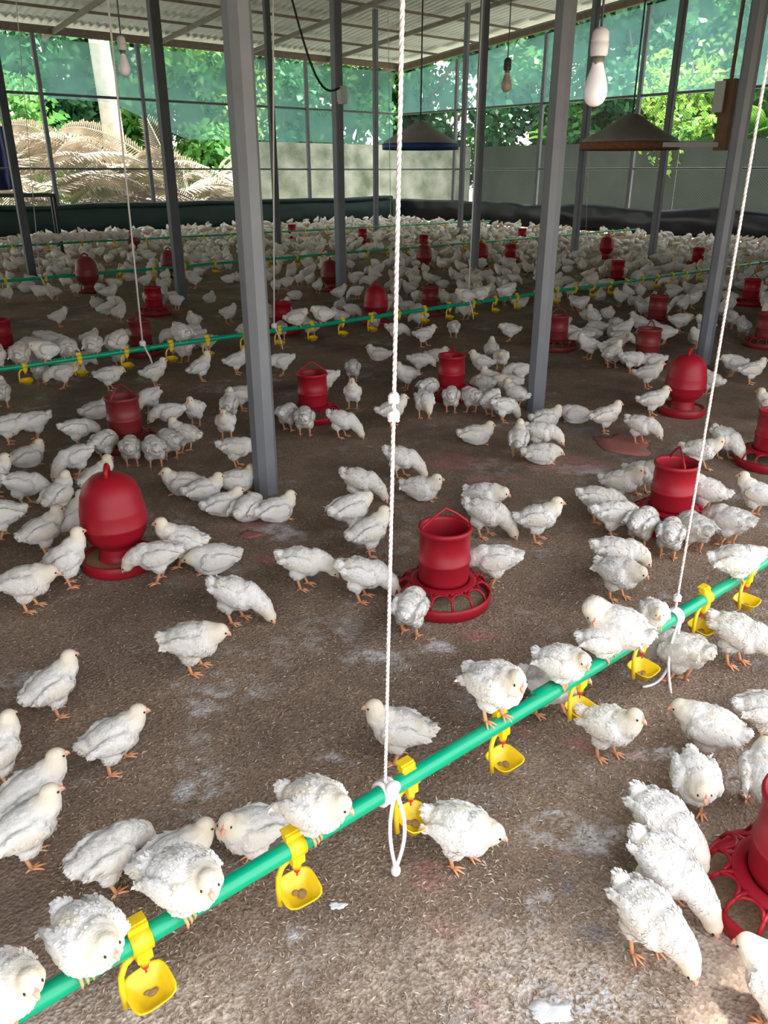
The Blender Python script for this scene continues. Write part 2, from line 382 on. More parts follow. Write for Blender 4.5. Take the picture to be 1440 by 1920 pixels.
b = MB(); b.tube([(-8, YW, 1.42), (XE, YW, 1.42)], .022, 8); b.tube([(-8, YW, 2.92), (XE, YW, 2.92)], .03, 8); struct(b.build('wall_left', M['steel_dark']))
b = MB(); b.tube([(XE, -2, 1.42), (XE, YW, 1.42)], .022, 8); b.tube([(XE, -2, 2.9), (XE, YW, 2.9)], .03, 8); struct(b.build('wall_far', M['steel_dark']))
b = MB(); b.box((-8.1, 8.6, 1.9), (.15, 22, 3.8)); struct(b.build('wall_back_blocker', M['concrete']))  # unseen end wall added to darken the interior
b = MB(); b.box((11.2, .1, .9), (11.6, .1, 1.8)); b.box((-5.6, .1, .9), (5, .1, 1.8)); struct(b.build('wall_light_blocker', M['tarp']))  # unseen curtain wall added to keep daylight off the middle and far floor
# boundary walls of the yard
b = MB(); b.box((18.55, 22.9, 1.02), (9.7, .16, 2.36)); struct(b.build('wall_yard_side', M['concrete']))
b = MB(); b.box((23.4, 9, 1.0), (.16, 27, 2.4)); struct(b.build('wall_yard_end', M['concrete_shaded']))

# ------------------------------------------------------------------ posts
def post(x, y, label, m='steel', w=.1, cap=None, rz=0, group='roof posts', ch=.12):
    o = MB(); z = cap or roof_z(y) - .19
    o.prism((x, y, -.02), (x, y, z), w, rz=rz, ch=ch)
    return tag(o.build('steel_post', M[m]), label, 'post', group)
row1 = [('A', 500, 922, 'thick grey steel post nearest the camera, chickens resting at its foot'),
        ('B', 1003, 770, 'second thick grey post, rust streaked, right of the hanging white rope'),
        ('C', 1317, 682, 'third thick grey post at right, beside the red dome waterer')]
P_ = {}
for k, px, py, lb in row1:
    p = at(px, py); P_[k] = p; post(p.x, p.y, lb, 'steel', .100, ch=.27)
for k, px, py, lb in [
    ('D', 342, 572, 'dark grey post left of the nearest thick post, behind the second green line'),
    ('E', 640, 553, 'dark post with a small white socket box high on it'),
    ('G', 888, 516, 'grey post just left of the second thick post'),
    ('K', 1075, 487, 'grey post seen just right of the second thick post'),
    ('L', 1220, 492, 'grey post in front of the pale brooder hood'),
    ('F', 62, 524, 'dark leaning post at the far left edge'),
    ('H', 522, 470, 'thin dark post just right of the nearest thick post'),
    ('I', 705, 442, 'thin post just left of the hanging white rope'),
    ('J', 862, 442, 'dark thin post right of the blue rimmed brooder hood')]:
    p = at(px, py); post(p.x, p.y, lb, 'steel_dark' if k in 'DFH' else 'steel', .1)  # D, F and H get their backlit shade as a darker colour
for x, lb in [(6.75, 'side wall post above the black metal stand'), (9.1, 'side wall post beside the pile of dry palm fronds'), (11.45, 'side wall post hidden behind the nearest thick post'),
              (13.8, 'pale side wall post in front of the stained concrete wall'), (16.2, 'last side wall post near the far corner')]:
    post(x, YW, lb, 'steel', .09, group='wall posts')
for y, lb in [(17.2, 'end wall post beside the blue rimmed brooder hood'), (14.2, 'end wall post left of the second thick post'), (11.45, 'end wall post behind the pale brooder hood'),
              (8.9, 'end wall post behind the third thick post'), (6.3, 'end wall post at the far right edge')]:
    post(XE, y, lb, 'steel', .09, roof_z(y) - .34, group='wall posts')

# ------------------------------------------------------------------ nets and curtains
def sheet(name, fn, nu, nv, m, label, cat, thick=0, group=None):
    vs = []; fs = []
    for i in range(nu+1):
        for j in range(nv+1): vs.append(fn(i/nu, j/nv))
    for i in range(nu):
        for j in range(nv):
            a = i*(nv+1)+j; fs.append((a, a+nv+1, a+nv+2, a+1))
    o = MB(); o.add(vs, fs); ob = o.build(name, M[m])
    if thick:
        md = ob.modifiers.new('thick', 'SOLIDIFY'); md.thickness = thick; md.offset = 0
    return tag(ob, label, cat, group)
def net_bottom(x):
    if x < 8.3: return 2.86
    if x < 10.2: return 2.86 - .75*(x - 8.3)/1.9
    return 2.1
def f_net_side(u, v):
    x = -4 + (XE + 4)*u; zt = EAVE - .24; zb = net_bottom(x)
    return (x, YW + .15 + .05*fbm(x, v*3, 0, .8) + .04*math.sin(v*math.pi), zt + (zb - zt)*v + .04*fbm(x, 3, 0, 1.5)*v)
sheet('shade_net', f_net_side, 160, 14, 'net', 'green shade net hanging along the left side wall below the roof', 'net')
def f_net_end(u, v):
    y = 4 + (YW - 4)*u; zt = roof_z(y) - .3; zb = 2.88
    return (XE + .16 + .05*fbm(y, v*3, 7, .8), y, zt + (zb - zt)*v + .03*fbm(y, 9, 0, 1.5)*v)
sheet('shade_net', f_net_end, 140, 12, 'net', 'green shade net stretched across the far end wall, banana leaves behind', 'net')
def f_wire(u, v):
    y = 4 + (YW - 4)*u; return (XE + .09, y, .02 + 2.80*v)
sheet('wire_netting', f_wire, 20, 4, 'wire', 'diamond wire netting on the lower half of the far end wall', 'netting')
def f_tarp(u, v):                                       # rolled-down dark curtain along the side
    x = -4 + (XE + 3.9)*u; z = .03 + (.56 + .05*fbm(x, 0, 0, .7))*v
    return (x, YW - .10 - .05*math.sin(v*math.pi) + .03*fbm(x, z*2, 0, 2.2), z)
sheet('side_curtain', f_tarp, 180, 8, 'tarp', 'dark green curtain standing low along the foot of the left side wall', 'curtain', .012)
b = MB(); b.tube([(x, YW - .11 + .02*fbm(x, 4, 0, 1.5), .62 + .05*fbm(x, 0, 0, .7)) for x in np.arange(-4, XE - .15, .25)], [.06 + .02*fbm(x, 2, 0, 1.3) for x in np.arange(-4, XE - .15, .25)], 8)
tag(b.build('curtain_roll', M['tarp']), 'rolled up edge lying along the top of the dark side curtain', 'curtain')
def f_film(u, v):
    y = -1 + (YW + .75)*u; z = .03 + (.58 + .1*fbm(0, y, 0, .6))*v
    return (XE - .09 - .05*math.sin(v*math.pi) + .04*fbm(y, z*2, 3, 2.0), y, z)
sheet('plastic_sheet', f_film, 160, 8, 'blackfilm', 'black plastic sheet standing low along the foot of the far end wall', 'sheet', .01)

# blue cloth and black stand at the left edge
p = at(12, 470)
def f_blue(u, v):
    a = depth(-60, 240, 17.5); bb = depth(20, 240, 17.5); q = a.lerp(bb, u); w = .05*math.sin(u*22) + .04*fbm(u*4, v*3, 0, 1.5)
    return (q.x + w*.6, q.y + w, 2.28 - 1.35*v*(1 - .05*u))
sheet('hanging_cloth', f_blue, 40, 16, 'blue', 'navy blue cloth hanging at the far left edge above the black stand', 'cloth', .01)
s0 = at(118, 478); s1 = at(-90, 486)
st = tag(empty('metal_stand', s0), 'black metal stand at the far left edge, in front of the palm fronds', 'stand')
d = (s1 - s0); d.z = 0; du = d.normalized(); dn = Vector((-du.y, du.x, 0)) ; dn = dn if dn.y > 0 else -dn
o = MB()
o.bar(Vector((0, 0, .98)), du*2.3 + Vector((0, 0, .98)), .06, .05); o.bar(dn*.7 + Vector((0, 0, .98)), du*2.3 + dn*.7 + Vector((0, 0, .98)), .06, .05)
o.bar(Vector((0, 0, .98)), dn*.7 + Vector((0, 0, .98)), .05, .05); o.bar(du*2.3 + Vector((0, 0, .98)), du*2.3 + dn*.7 + Vector((0, 0, .98)), .05, .05)
o.build('top_frame', M['black'], st)
for q in (Vector(), dn*.7, du*2.3, du*2.3 + dn*.7):
    o = MB(); o.bar(q + Vector((0, 0, -.01)), q + Vector((0, 0, .97)), .05, .05); o.build('leg', M['black'], st)

# ------------------------------------------------------------------ drinking lines
PZ, PR = .20, .0175
def make_drinker(near=True):
    dr = empty('drinker'); o = MB(); n = 14 if near else 8
    # saddle clamp round the pipe with a pinched tab above, drop nozzle below
    sec = []
    o.tube([(-.017, 0, 0), (.017, 0, 0)], PR+.0035, n, caps=True)
    o.box((0, .006, PR+.008), (.034, .018, .012)); o.box((0, .012, PR+.015), (.034, .02, .004))
    o.box((0, -.005, -PR-.006), (.026, .02, .02))
    o.tube([(0, -.004, -PR-.012), (0, -.004, -PR-.03)], [.011, .009], 10)
    o.tube([(-.012, 0, -PR-.004), (-.030, -.002, -PR-.012), (-.040, -.004, -PR-.03), (-.043, -.006, -PR-.055), (-.042, -.008, -.112)], [.006, .006, .0055, .0055, .006], 8)
    clamp = o.mesh('clamp', M['yellow'])
    c = MB(); prof = [(.024, .0), (.036, .026), (.039, .028), (.0365, .0285), (.034, .026), (.0215, .004)]
    k = 24; vs = []; fs = []
    for (r, z) in prof:
        for j in range(k):
            a = 2*math.pi*j/k; ca, sa = math.cos(a), math.sin(a); e = 1/((abs(ca)**4 + abs(sa)**4)**.25)
            vs.append((r*e*ca, r*e*sa, z))
    for i in range(len(prof)-1):
        for j in range(k): fs.append((i*k+j, i*k+(j+1) % k, (i+1)*k+(j+1) % k, (i+1)*k+j))
    fs.append(tuple(range(k))[::-1]); fs.append(tuple((len(prof)-1)*k+j for j in range(k)))
    c.add(vs, fs); cup = c.mesh('cup', M['yellow'])
    nm = MB(); nm.tube([(0, -.004, -PR-.026), (0, -.004, -PR-.040)], [.0085, .006], 8); nm.tube([(0, -.004, -PR-.040), (0, -.004, -PR-.052)], .002, 6)
    nip = nm.mesh('nipple', M['nipple'])
    f = MB(); f.ell((.006, -.003, .006), (.015, .011, .004), (0, 0, .5), nu=12, nv=6); f.ell((-.006, .007, .006), (.010, .008, .003), nu=10, nv=6); mud = f.mesh('wet_feed', M['mud'])
    return clamp, cup, nip, mud
DRM = make_drinker()
def line_pts(Y, x0, x1, pts=None):
    if pts: return pts
    n = int((x1-x0)/.5); return [Vector((x0+(x1-x0)*i/n, Y + .012*fbm(i, Y, 0, .37), PZ + .008*fbm(i, 3, Y, .53))) for i in range(n+1)]
def drink_line(Y, x0, x1, label, xsd, skew=0):
    root = tag(empty('drinking_line', (x0, Y, 0)), label, 'drinking line', 'green drinking lines across the floor')
    pts = [(p - Vector((x0, Y, 0))) + Vector((0, skew*(p.x-x0)/(x1-x0), 0)) for p in line_pts(Y, x0, x1)]
    o = MB(); o.tube(pts, PR, 16); o.build('pipe', M['green'], root)
    for xj in np.arange(x0 + 1.9, x1, 3.0):
        t = (xj-x0)/(x1-x0); o = MB(); y = skew*t; o.tube([(xj-x0-.035, y, PZ), (xj-x0+.035, y, PZ)], PR+.005, 16); o.build('coupling', M['green'], root)
    for i, x in enumerate(xsd):
        y = skew*(x-x0)/(x1-x0)
        dr = bpy.data.objects.new('drinker', DRM[0]); C.objects.link(dr); dr.parent = root; dr.location = (x-x0, y, PZ)
        dr.rotation_euler = (rad(random.uniform(-5, 5)), 0, rad(random.uniform(-2, 2)))
        cu = bpy.data.objects.new('cup', DRM[1]); C.objects.link(cu); cu.parent = dr; cu.location = (.0, -.008, -.120); cu.rotation_euler = (rad(random.uniform(4, 14)), rad(random.uniform(-4, 4)), rad(random.uniform(-8, 8)))
        ni = bpy.data.objects.new('nipple', DRM[2]); C.objects.link(ni); ni.parent = dr
        if x < 8:
            mu = bpy.data.objects.new('wet_feed', DRM[3]); C.objects.link(mu); mu.parent = dr; mu.location = (.0, -.008, -.120); mu.scale = (random.uniform(.5, 1), random.uniform(.5, 1), 1)
    return root
Y1, Y2, Y3, Y4 = .95, 5.38, 9.95, 14.8
near_x = [on_line(px, Y1, PZ).x for px in (262, 552, 766, 940, 1087, 1205, 1322, 1402)]
near_x += [near_x[-1] + .28*i for i in range(1, 4)]
drink_line(Y1, -.6, 4.5, 'nearest green drinking line, running diagonally across the foreground with chickens perched on it', near_x)
x2 = [on_line(px, Y2, PZ).x for px in (45, 148, 236, 320, 388)] ; x2 = x2 + list(np.arange(x2[-1]+.32, 16, .315))
drink_line(Y2, .4, 16.2, 'second green drinking line with yellow cups, passing behind the nearest thick post', x2)
drink_line(Y3, 1.5, 16.0, 'third green drinking line, behind the dark post, far half of the shed', list(np.arange(2.7, 15.9, .46)), .55)
drink_line(Y4, 3.0, 16.0, 'farthest green drinking line, low in front of the side curtain', list(np.arange(4.2, 15.8, .6)))

# ------------------------------------------------------------------ ropes
def rope(name, path, label, r=.0019, detailed=True, knots=(), group='ropes holding up the drinking lines'):
    root = tag(empty(name, path[-1]), label, 'rope', group); base = Vector(path[-1])
    P = [Vector(p) - base for p in path]
    L = [0]
    for i in range(1, len(P)): L.append(L[-1] + (P[i]-P[i-1]).length)
    def pos(s):
        for i in range(1, len(P)):
            if s <= L[i] or i == len(P)-1:
                t = (s-L[i-1])/max(L[i]-L[i-1], 1e-6); return P[i-1].lerp(P[i], min(max(t, 0), 1)), (P[i]-P[i-1]).normalized()
    if detailed:
        o = MB(); n = int(L[-1]/.0045); 
        for k in range(3):
            pts = []
            for i in range(n+1):
                s = L[-1]*i/n; q, t = pos(s); a = t.orthogonal().normalized() if abs(t.z) < .3 else Vector((1, 0, 0)) - t*t.x; a.normalize(); bb = t.cross(a)
                th = 2*math.pi*(s/.03 + k/3); pts.append(q + (a*math.cos(th) + bb*math.sin(th))*r*.95)
            o.tube(pts, r*1.05, 5, m=1 if k == 2 else 0)
        o.build('cord', [M['rope'], M['rope_pink']], root)
    else:
        o = MB(); o.tube(P, r, 6); o.build('cord', [M['rope']], root)
    for (kp, kr) in knots:
        o = MB(); q = Vector(kp) - base
        for a in range(3): o.tube([q + Vector((kr*math.cos(t)*(1 if a else .9), kr*math.sin(t), (a-1)*kr*.7 + .3*kr*math.sin(2*t))) for t in np.linspace(0, 2*math.pi, 14)[:-1]], r*2.0, 6, closed=True)
        o.build('knot', M['rope'], root)
    return root
pA = on_line(722, Y1, PZ + PR); fA = pA.x*FV[0] + pA.y*FV[1]
r0 = ray(756, -60); t0 = fA/(r0.x*FV[0] + r0.y*FV[1]); topA = Vector((0, 0, H)) + r0*t0
rk = ray(738, 780); kA = Vector((0, 0, H)) + rk*(fA/(rk.x*FV[0] + rk.y*FV[1]))
topA2 = topA + (topA - pA)*1.45
rope('hanging_rope', [topA2, topA, kA, pA + Vector((0, 0, .006))], 'twisted white rope hanging down the middle of the view to the nearest green line',
     knots=[(kA, .007), (kA + Vector((0, 0, .03)), .006)])
# wrap round the pipe with a long loose loop below
tl = empty('rope_tail', pA); tag(tl, 'loose white rope loop tied round the nearest green line, knotted end near the floor', 'rope', 'ropes holding up the drinking lines')
o = MB()
for k in range(3):
    o.tube([Vector((-.012 + .011*k + .004*math.sin(t), (PR+.004)*math.cos(t), -PR + (PR+.004)*math.sin(t))) for t in np.linspace(0, 2*math.pi, 18)[:-1]], .0052, 7, closed=True)
o.ell((.004, -.02, .004), (.018, .014, .013), nu=10, nv=8)
o.build('wrap', M['rope'], tl)
endp = at(742, 1632, .02) - pA
for s_, off in (('a', -.012), ('b', .018)):
    o = MB(); pts = []
    for i in range(26):
        t = i/25; q = Vector((.008, -.024, -.002)).lerp(endp, t); bow = math.sin(math.pi*min(1, t*1.02))
        pts.append(q + Vector((RV[0], RV[1], 0))*(off*bow))
    o.tube(pts, .0042, 7); o.build('strand', M['rope'], tl)
o = MB(); o.ell(endp, (.011, .011, .014), nu=10, nv=8); o.build('end_knot', M['rope'], tl)
pB = on_line(1266, Y1, PZ + PR); fB = pB.x*FV[0] + pB.y*FV[1]
rB = ray(1448, 60); topB = Vector((0, 0, H)) + rB*(fB/(rB.x*FV[0] + rB.y*FV[1])); topB2 = topB + (topB - pB)*1.2
rope('hanging_rope', [topB2, topB, pB + Vector((0, 0, .006))], 'twisted white rope slanting down the right side to the nearest green line',
     knots=[(pB.lerp(topB, .03), .008)])
tB = tag(empty('rope_tail', pB), 'loose white rope ends dangling from the nearest green line at right, under the slanting rope', 'rope', 'ropes holding up the drinking lines')
o = MB()
for k in range(3): o.tube([Vector((-.012 + .011*k, (PR+.004)*math.cos(t), -PR + (PR+.004)*math.sin(t))) for t in np.linspace(0, 2*math.pi, 18)[:-1]], .005, 7, closed=True)
o.build('wrap', M['rope'], tB)
for j, (px, py) in enumerate([(1258, 1300), (1205, 1288)]):
    e = at(px, py, .012) - pB; o = MB(); o.tube([Vector((.004, -.02, 0)).lerp(e, t) + Vector((0, 0, -.07*math.sin(math.pi*t)*j)) + Vector((RV[0], RV[1], 0))*.02*math.sin(math.pi*t)*(1 if j else -1) for t in np.linspace(0, 1, 14)], .004, 6); o.build('strand', M['rope'], tB)
def far_rope(px, Y, pxt, label, r=.006):
    a = on_line(px, Y, PZ + PR); f_ = a.x*FV[0] + a.y*FV[1]; rr = ray(pxt, 0); t = Vector((0, 0, H)) + rr*(f_/(rr.x*FV[0] + rr.y*FV[1]))
    zt = roof_z(Y) - .25; k = (zt - a.z)/(t.z - a.z); t = a + (t - a)*k
    rp = rope('hanging_rope', [t, a + Vector((0, 0, .004))], label, r, False, knots=[(a + Vector((0, 0, .02)), .012)])
    e = MB(); e.tube([(0, -.02, 0), (.03, -.03, -.08), (.05, -.03, -.17)], .006, 6); e.build('loose_end', M['rope'], rp)
far_rope(268, Y2, 202, 'thin white rope down to the second green line, left of the dark post')
far_rope(514, Y2, 512, 'thin white rope just right of the nearest thick post')
far_rope(878, Y2, 905, 'thin white rope to the second green line, just left of the second thick post')
far_rope(733, Y3, 727, 'thin pale cord behind the middle hanging rope', .004)
far_rope(75, Y3, 30, 'thin pale cord at the far left, to the third green line', .004)
far_rope(1098, Y3, 1118, 'thin pale cord to the third green line, under the pale brooder hood', .004)
far_rope(1255, Y3 + .4, 1310, 'thin pale cord at right in front of the black plastic sheet', .004)

# ------------------------------------------------------------------ bulbs, wires, brooder hoods, board
def bulb(px, py, d, label, s=1.0, tint='bulb'):
    c = depth(px, py, d); root = tag(empty('hanging_bulb', c), label, 'light bulb', 'bulbs hanging from the roof')
    o = MB(); o.lathe([(.0008, -.058), (.012, -.056), (.022, -.049), (.0285, -.036), (.030, -.022), (.028, -.008), (.023, .010), (.0175, .026), (.0145, .036), (.0145, .040)], 28)
    g = o.build('globe', M[tint], root); 
    o = MB(); o.lathe([(.0150, .036), (.0155, .044), (.0135, .046), (.0135, .062), (.009, .064)], 20); o.build('screw_cap', M['brass'], root)
    o = MB(); o.lathe([(.0175, .054), (.0215, .058), (.0225, .082), (.021, .084), (.022, .088), (.020, .108), (.010, .118), (.0006, .119)], 24); o.build('socket', M['socket'] if tint == 'bulb' else M['cord'], root)
    o = MB(); zt = roof_z(c.y) - .1 - c.z; o.tube([(0, 0, .115), (.004, .003, .25), (-.002, 0, .6), (0, 0, zt)], .0032, 6); o.build('cord', M['cord'], root)
    root.scale = (s, s, 1) if False else (1, 1, 1)
    for ch in root.children:
        if ch.name.split('.')[0] != 'cord': ch.scale = (s, s, s)
    return root
bulb(1118, 152, 2.0, 'white bulb with grey socket hanging close by at upper right')
bulb(232, 118, 3.9, 'dull white bulb hanging at upper left in front of the side net')
bulb(950, 152, 4.6, 'small brownish bulb hanging in shade between the two thick posts', 1.0, 'brown_bulb')
p = at(640, 553); zz = depth(647, 172, project((p.x, p.y, 3.2))[2]).z
o = MB(); o.box((0, 0, 0), (.06, .13, .17)); o.box((-.035, 0, 0), (.012, .1, .13)); ob = o.build('socket_box', M['white_board'], None, (p.x, p.y - .07, zz)); tag(ob, 'small white electric socket box fixed high on a dark post', 'socket box')
o = MB(); e = Vector((p.x, p.y - .07, zz + .08)); t0_ = depth(540, -30, project((p.x, p.y, 3.2))[2]*.9)
o.tube([t0_.lerp(e, t) + Vector((0, 0, -.35*math.sin(math.pi*t))) for t in np.linspace(0, 1, 16)], .012, 6)
tag(o.build('electric_wire', M['cord']), 'dark wire sagging from the roof down to the white socket box', 'wire')
def brooder(px, py, dist, dia, label, rim, top):
    r = ray(px, py); k = dist/math.hypot(r.x, r.y); c = Vector((0, 0, H)) + r*k
    root = tag(empty('brooder_hood', c), label, 'brooder hood', 'brooder hoods hoisted under the roof')
    R_ = dia/2; o = MB(); pr = [(.06, .30*R_*1.9), (.10, .30*R_*1.8), (R_*.55, R_*.30), (R_*.97, .05), (R_, .0)]
    pr += [(a - .012 if a > .1 else a - .01, z - .012) for a, z in pr[::-1]]; o.lathe(pr, 32); o.build('canopy', M[top], root)
    o = MB(); o.lathe([(R_ - .005, .02), (R_ + .012, .02), (R_ + .012, -.07), (R_ - .005, -.07)], 32, close=True); o.build('rim', M[rim], root)
    o = MB(); o.lathe([(.001, -.03), (.09, -.02), (.10, .1), (.05, .2), (.02, .26)], 16); o.build('burner', M['steel_dark'], root)
    zt = roof_z(c.y) - .1 - c.z; o = MB(); o.tube([(0, 0, R_*.5), (0, 0, zt)], .012, 6); o.build('chain', M['steel_dark'], root)
brooder(788, 272, 14.2, 1.22, 'brooder hood with a blue rim hoisted above the flock left of centre', 'hood_blue', 'hood')
brooder(1180, 270, 11.6, 1.22, 'pale conical brooder hood with rusty rim at upper right', 'rust', 'hood')
p0 = depth(1352, 275, 9.0)
bd = tag(empty('wall_board', p0), 'brown upright board with a white panel beside the third thick post', 'board')
o = MB(); o.box((0, 0, .32), (.1, .14, .72)); o.build('upright', M['board'], bd)
o = MB(); o.bar(Vector((0, 0, .02)), Vector((-RV[0]*.66, -RV[1]*.66, .02)), .05, .05)
o.bar(Vector((-RV[0]*.11, -RV[1]*.11, .35)), Vector((-RV[0]*.11, -RV[1]*.11, .66)), .12, .02); o.build('panel', M['white_board'], bd)
o = MB(); o.bar(Vector((0, 0, .6)), Vector((0, 0, roof_z(p0.y) - p0.z - .1)), .03, .03); o.build('hanger', M['board'], bd)

# ------------------------------------------------------------------ feeders and waterers
def make_feeder(m):
    root = empty('chicken_feeder'); mm = M[m]
    o = MB(); o.lathe([(.082, .075), (.085, .10), (.086, .155), (.089, .158), (.089, .168), (.0855, .170), (.0835, .262), (.089, .264), (.091, .272), (.089, .280), (.082, .280), (.0785, .268), (.079, .17), (.076, .08)], 40, close=True); o.build('hopper', mm, root)
    o = MB(); o.lathe([(.001, .004), (.150, .0), (.160, .004), (.164, .030), (.161, .046), (.157, .046), (.158, .028), (.154, .010), (.001, .014)], 48); o.build('tray', mm, root)
    o = MB(); o.lathe([(.083, .085), (.092, .088), (.112, .084), (.116, .078), (.112, .074), (.09, .078)], 40, close=True)
    k = 14
    for i in range(k):                                  # ribs and the arches between them
        a0 = 2*math.pi*i/k; a1 = 2*math.pi*(i+1)/k
        o.tube([(r*math.cos(a0), r*math.sin(a0), z) for r, z in ((.110, .080), (.132, .077), (.148, .066), (.159, .044))], [.0055, .005, .0045, .0045], 6)
        am = (a0+a1)/2; w = (a1-a0)/2
        o.tube([(r*math.cos(am + w*q), r*math.sin(am + w*q), z) for q, r, z in ((-1, .140, .072), (-.75, .126, .080), (-.35, .117, .081), (0, .115, .081), (.35, .117, .081), (.75, .126, .080), (1, .140, .072))], .0042, 5)
    o.build('grille', mm, root)
    o = MB(); o.lathe([(.001, .022), (.06, .024), (.12, .020), (.154, .016)], 32); o.build('feed', M['feed'], root)
    o = MB(); o.lathe([(.001, .16), (.04, .155), (.078, .14)], 24); o.build('hopper_feed', M['feed'], root)
    o = MB(); o.tube([(-.084, 0, .268), (-.08, 0, .285), (-.04, 0, .318), (0, 0, .343), (.04, 0, .318), (.08, 0, .285), (.084, 0, .268)], .0045, 8); o.build('handle', mm, root)
    return root
def make_waterer(m):
    root = empty('dome_waterer'); mm = M[m]
    o = MB(); o.lathe([(.001, .365), (.02, .364), (.06, .352), (.09, .325), (.106, .285), (.114, .235), (.1155, .232), (.1155, .225), (.117, .215), (.118, .180), (.1195, .177), (.1195, .171), (.117, .168), (.108, .135), (.092, .108), (.068, .095), (.062, .06)], 44); o.build('jug', mm, root)
    o = MB(); o.lathe([(.065, .10), (.067, .06), (.075, .030), (.10, .022), (.118, .026), (.122, .044), (.128, .048), (.134, .044), (.134, .006), (.128, .0), (.001, .0)], 44); o.build('base', mm, root)
    o = MB(); o.lathe([(.07, .034), (.119, .034)], 32); o.build('water', M['mud'], root)
    o = MB(); o.tube([(-.034, 0, .355), (-.028, 0, .378), (-.008, 0, .392), (.008, 0, .392), (.028, 0, .378), (.034, 0, .355)], [.007, .0085, .009, .009, .0085, .007], 8); o.build('knob', mm, root)
    return root
FP = {'red': make_feeder('red'), 'dull_red': make_feeder('dull_red')}
WP = {'red': make_waterer('red'), 'dull_red': make_waterer('dull_red')}
used = set(); OBST = []
def place(protos, m, px, py, label, cat, group, rz=None, z=0, sc_=1):
    pr = protos[m]; key = (id(protos), m)
    if key in used: o = copy_tree(pr)
    else: o = pr; used.add(key)
    p = at(px, py); o.location = (p.x, p.y, z); o.rotation_euler = (0, 0, rad(random.uniform(0, 180) if rz is None else rz)); o.scale = (sc_,)*3
    tag(o, label, cat, group); OBST.append((p.x, p.y, .17)); return o
def feeder(px, py, label, m='red', rz=None, s=1): return place(FP, m, px, py, label, 'feeder', 'red hanging feeders', rz, 0, s)
def waterer(px, py, label, m='red', rz=None, s=1): return place(WP, m, px, py, label, 'waterer', 'red dome waterers', rz, 0, s)
feeder(830, 1125, 'red feeder with open hopper standing alone in mid floor beside the white rope', rz=-20)
feeder(1472, 1700, 'red feeder cut off by the right edge in the foreground', rz=30)
feeder(1252, 985, 'red feeder at right ringed by chickens, behind the slanting rope', rz=50)
feeder(588, 785, 'red feeder right beside the nearest thick post', rz=-30)
feeder(845, 745, 'red feeder in a cluster of chickens left of the second thick post', rz=40)
feeder(240, 838, 'dull red feeder encircled by chickens on the left, behind the nearest waterer', 'dull_red', 30)
feeder(1210, 685, 'dull red feeder amid the crowd left of the red waterer at right', 'dull_red', 10)
feeder(268, 665, 'dull red feeder right behind the second green line at left', 'dull_red')
feeder(291, 590, 'bright red feeder beyond the second line, left of the dark post')
feeder(8, 665, 'red feeder at the left edge behind the second line')
feeder(530, 625, 'red feeder half hidden behind the right side of the nearest thick post')
feeder(1404, 572, 'red feeder beyond the second line at the right edge')
feeder(1229, 610, 'dull red feeder under the second line, between second and third thick posts', 'dull_red')
feeder(1042, 655, 'dull red feeder half hidden behind the second thick post', 'dull_red')
feeder(1432, 650, 'dull red feeder at the right edge behind the slanting rope', 'dull_red')
feeder(956, 492, 'bright red feeder left of the second thick post near the third line')
feeder(1155, 530, 'red feeder just beyond the second line, right of the second thick post')
feeder(1306, 500, 'red feeder tucked behind the third thick post in the far crowd')
feeder(794, 470, 'red feeder close to the third line, right of the middle rope')
feeder(978, 455, 'farthest red feeder by the end wall, left of the second thick post')
feeder(680, 456, 'small far red feeder between the socket box post and the thin post')
feeder(548, 446, 'small far red feeder by the side curtain, right of the thin dark post')
feeder(806, 590, 'dull red feeder just beyond the second line under the middle cords', 'dull_red')
feeder(1440, 872, 'red feeder barely showing at the right edge, mid height', rz=0)
waterer(226, 1058, 'large red dome waterer on the left, nearest to the camera', rz=60)
waterer(1277, 775, 'red dome waterer in front of the third thick post', rz=20)
waterer(705, 608, 'red dome waterer behind the second line, just left of the middle rope')
waterer(168, 548, 'dull red dome waterer behind the third line at left', 'dull_red', s=1.15)
waterer(320, 520, 'dull red dome waterer just left of the dark post', 'dull_red')
waterer(620, 545, 'dull red dome waterer left of the socket box post', 'dull_red')
waterer(795, 505, 'dull red dome waterer between the middle rope and the grey post', 'dull_red')
waterer(900, 500, 'red dome waterer right of the grey post near the third line')
waterer(1135, 485, 'tall red waterer right of the second thick post near the end wall')
waterer(253, 470, 'dull red waterer by the farthest line at left', 'dull_red')

# ------------------------------------------------------------------ chickens
def rp(x, z, a): return x*math.cos(a) - z*math.sin(a), x*math.sin(a) + z*math.cos(a)
POSES = {}
def pose(name, zb, pitch, head, hyaw=0, hpitch=-10, neck=None, legs=None, tail=35, puff=1.0):
    POSES[name] = dict(zb=zb, pitch=rad(pitch), head=Vector(head), hyaw=rad(hyaw), hpitch=rad(hpitch), neck=neck, legs=legs, tail=rad(tail), puff=puff)
LEG = [(.004, .008), (-.004, -.008)]
pose('stand', .110, 12, (.070, 0, .183), 0, -12, legs=[(.010, .012), (-.004, -.012)])
pose('stand_turn_left', .110, 12, (.067, .015, .183), 48, -14, legs=[(.004, .006), (.0, -.006)])
pose('stand_turn_right', .110, 12, (.067, -.015, .183), -48, -14, legs=[(-.004, -.008), (.004, .008)])
pose('alert', .112, 24, (.060, 0, .203), 10, -6, legs=[(.002, .004), (.002, -.004)], tail=25)
pose('hunch', .108, 6, (.086, 0, .146), 12, -32, legs=[(.004, .010), (-.002, -.010)], puff=1.06)
pose('walk', .110, 8, (.080, 0, .172), -8, -16, legs=[(.022, .034), (-.016, -.034)])
pose('peck', .108, -14, (.118, .004, .034), 0, -62, neck=[(.078, 0, .092), (.104, .002, .062)], legs=[(.006, .010), (-.010, -.012)], tail=20)
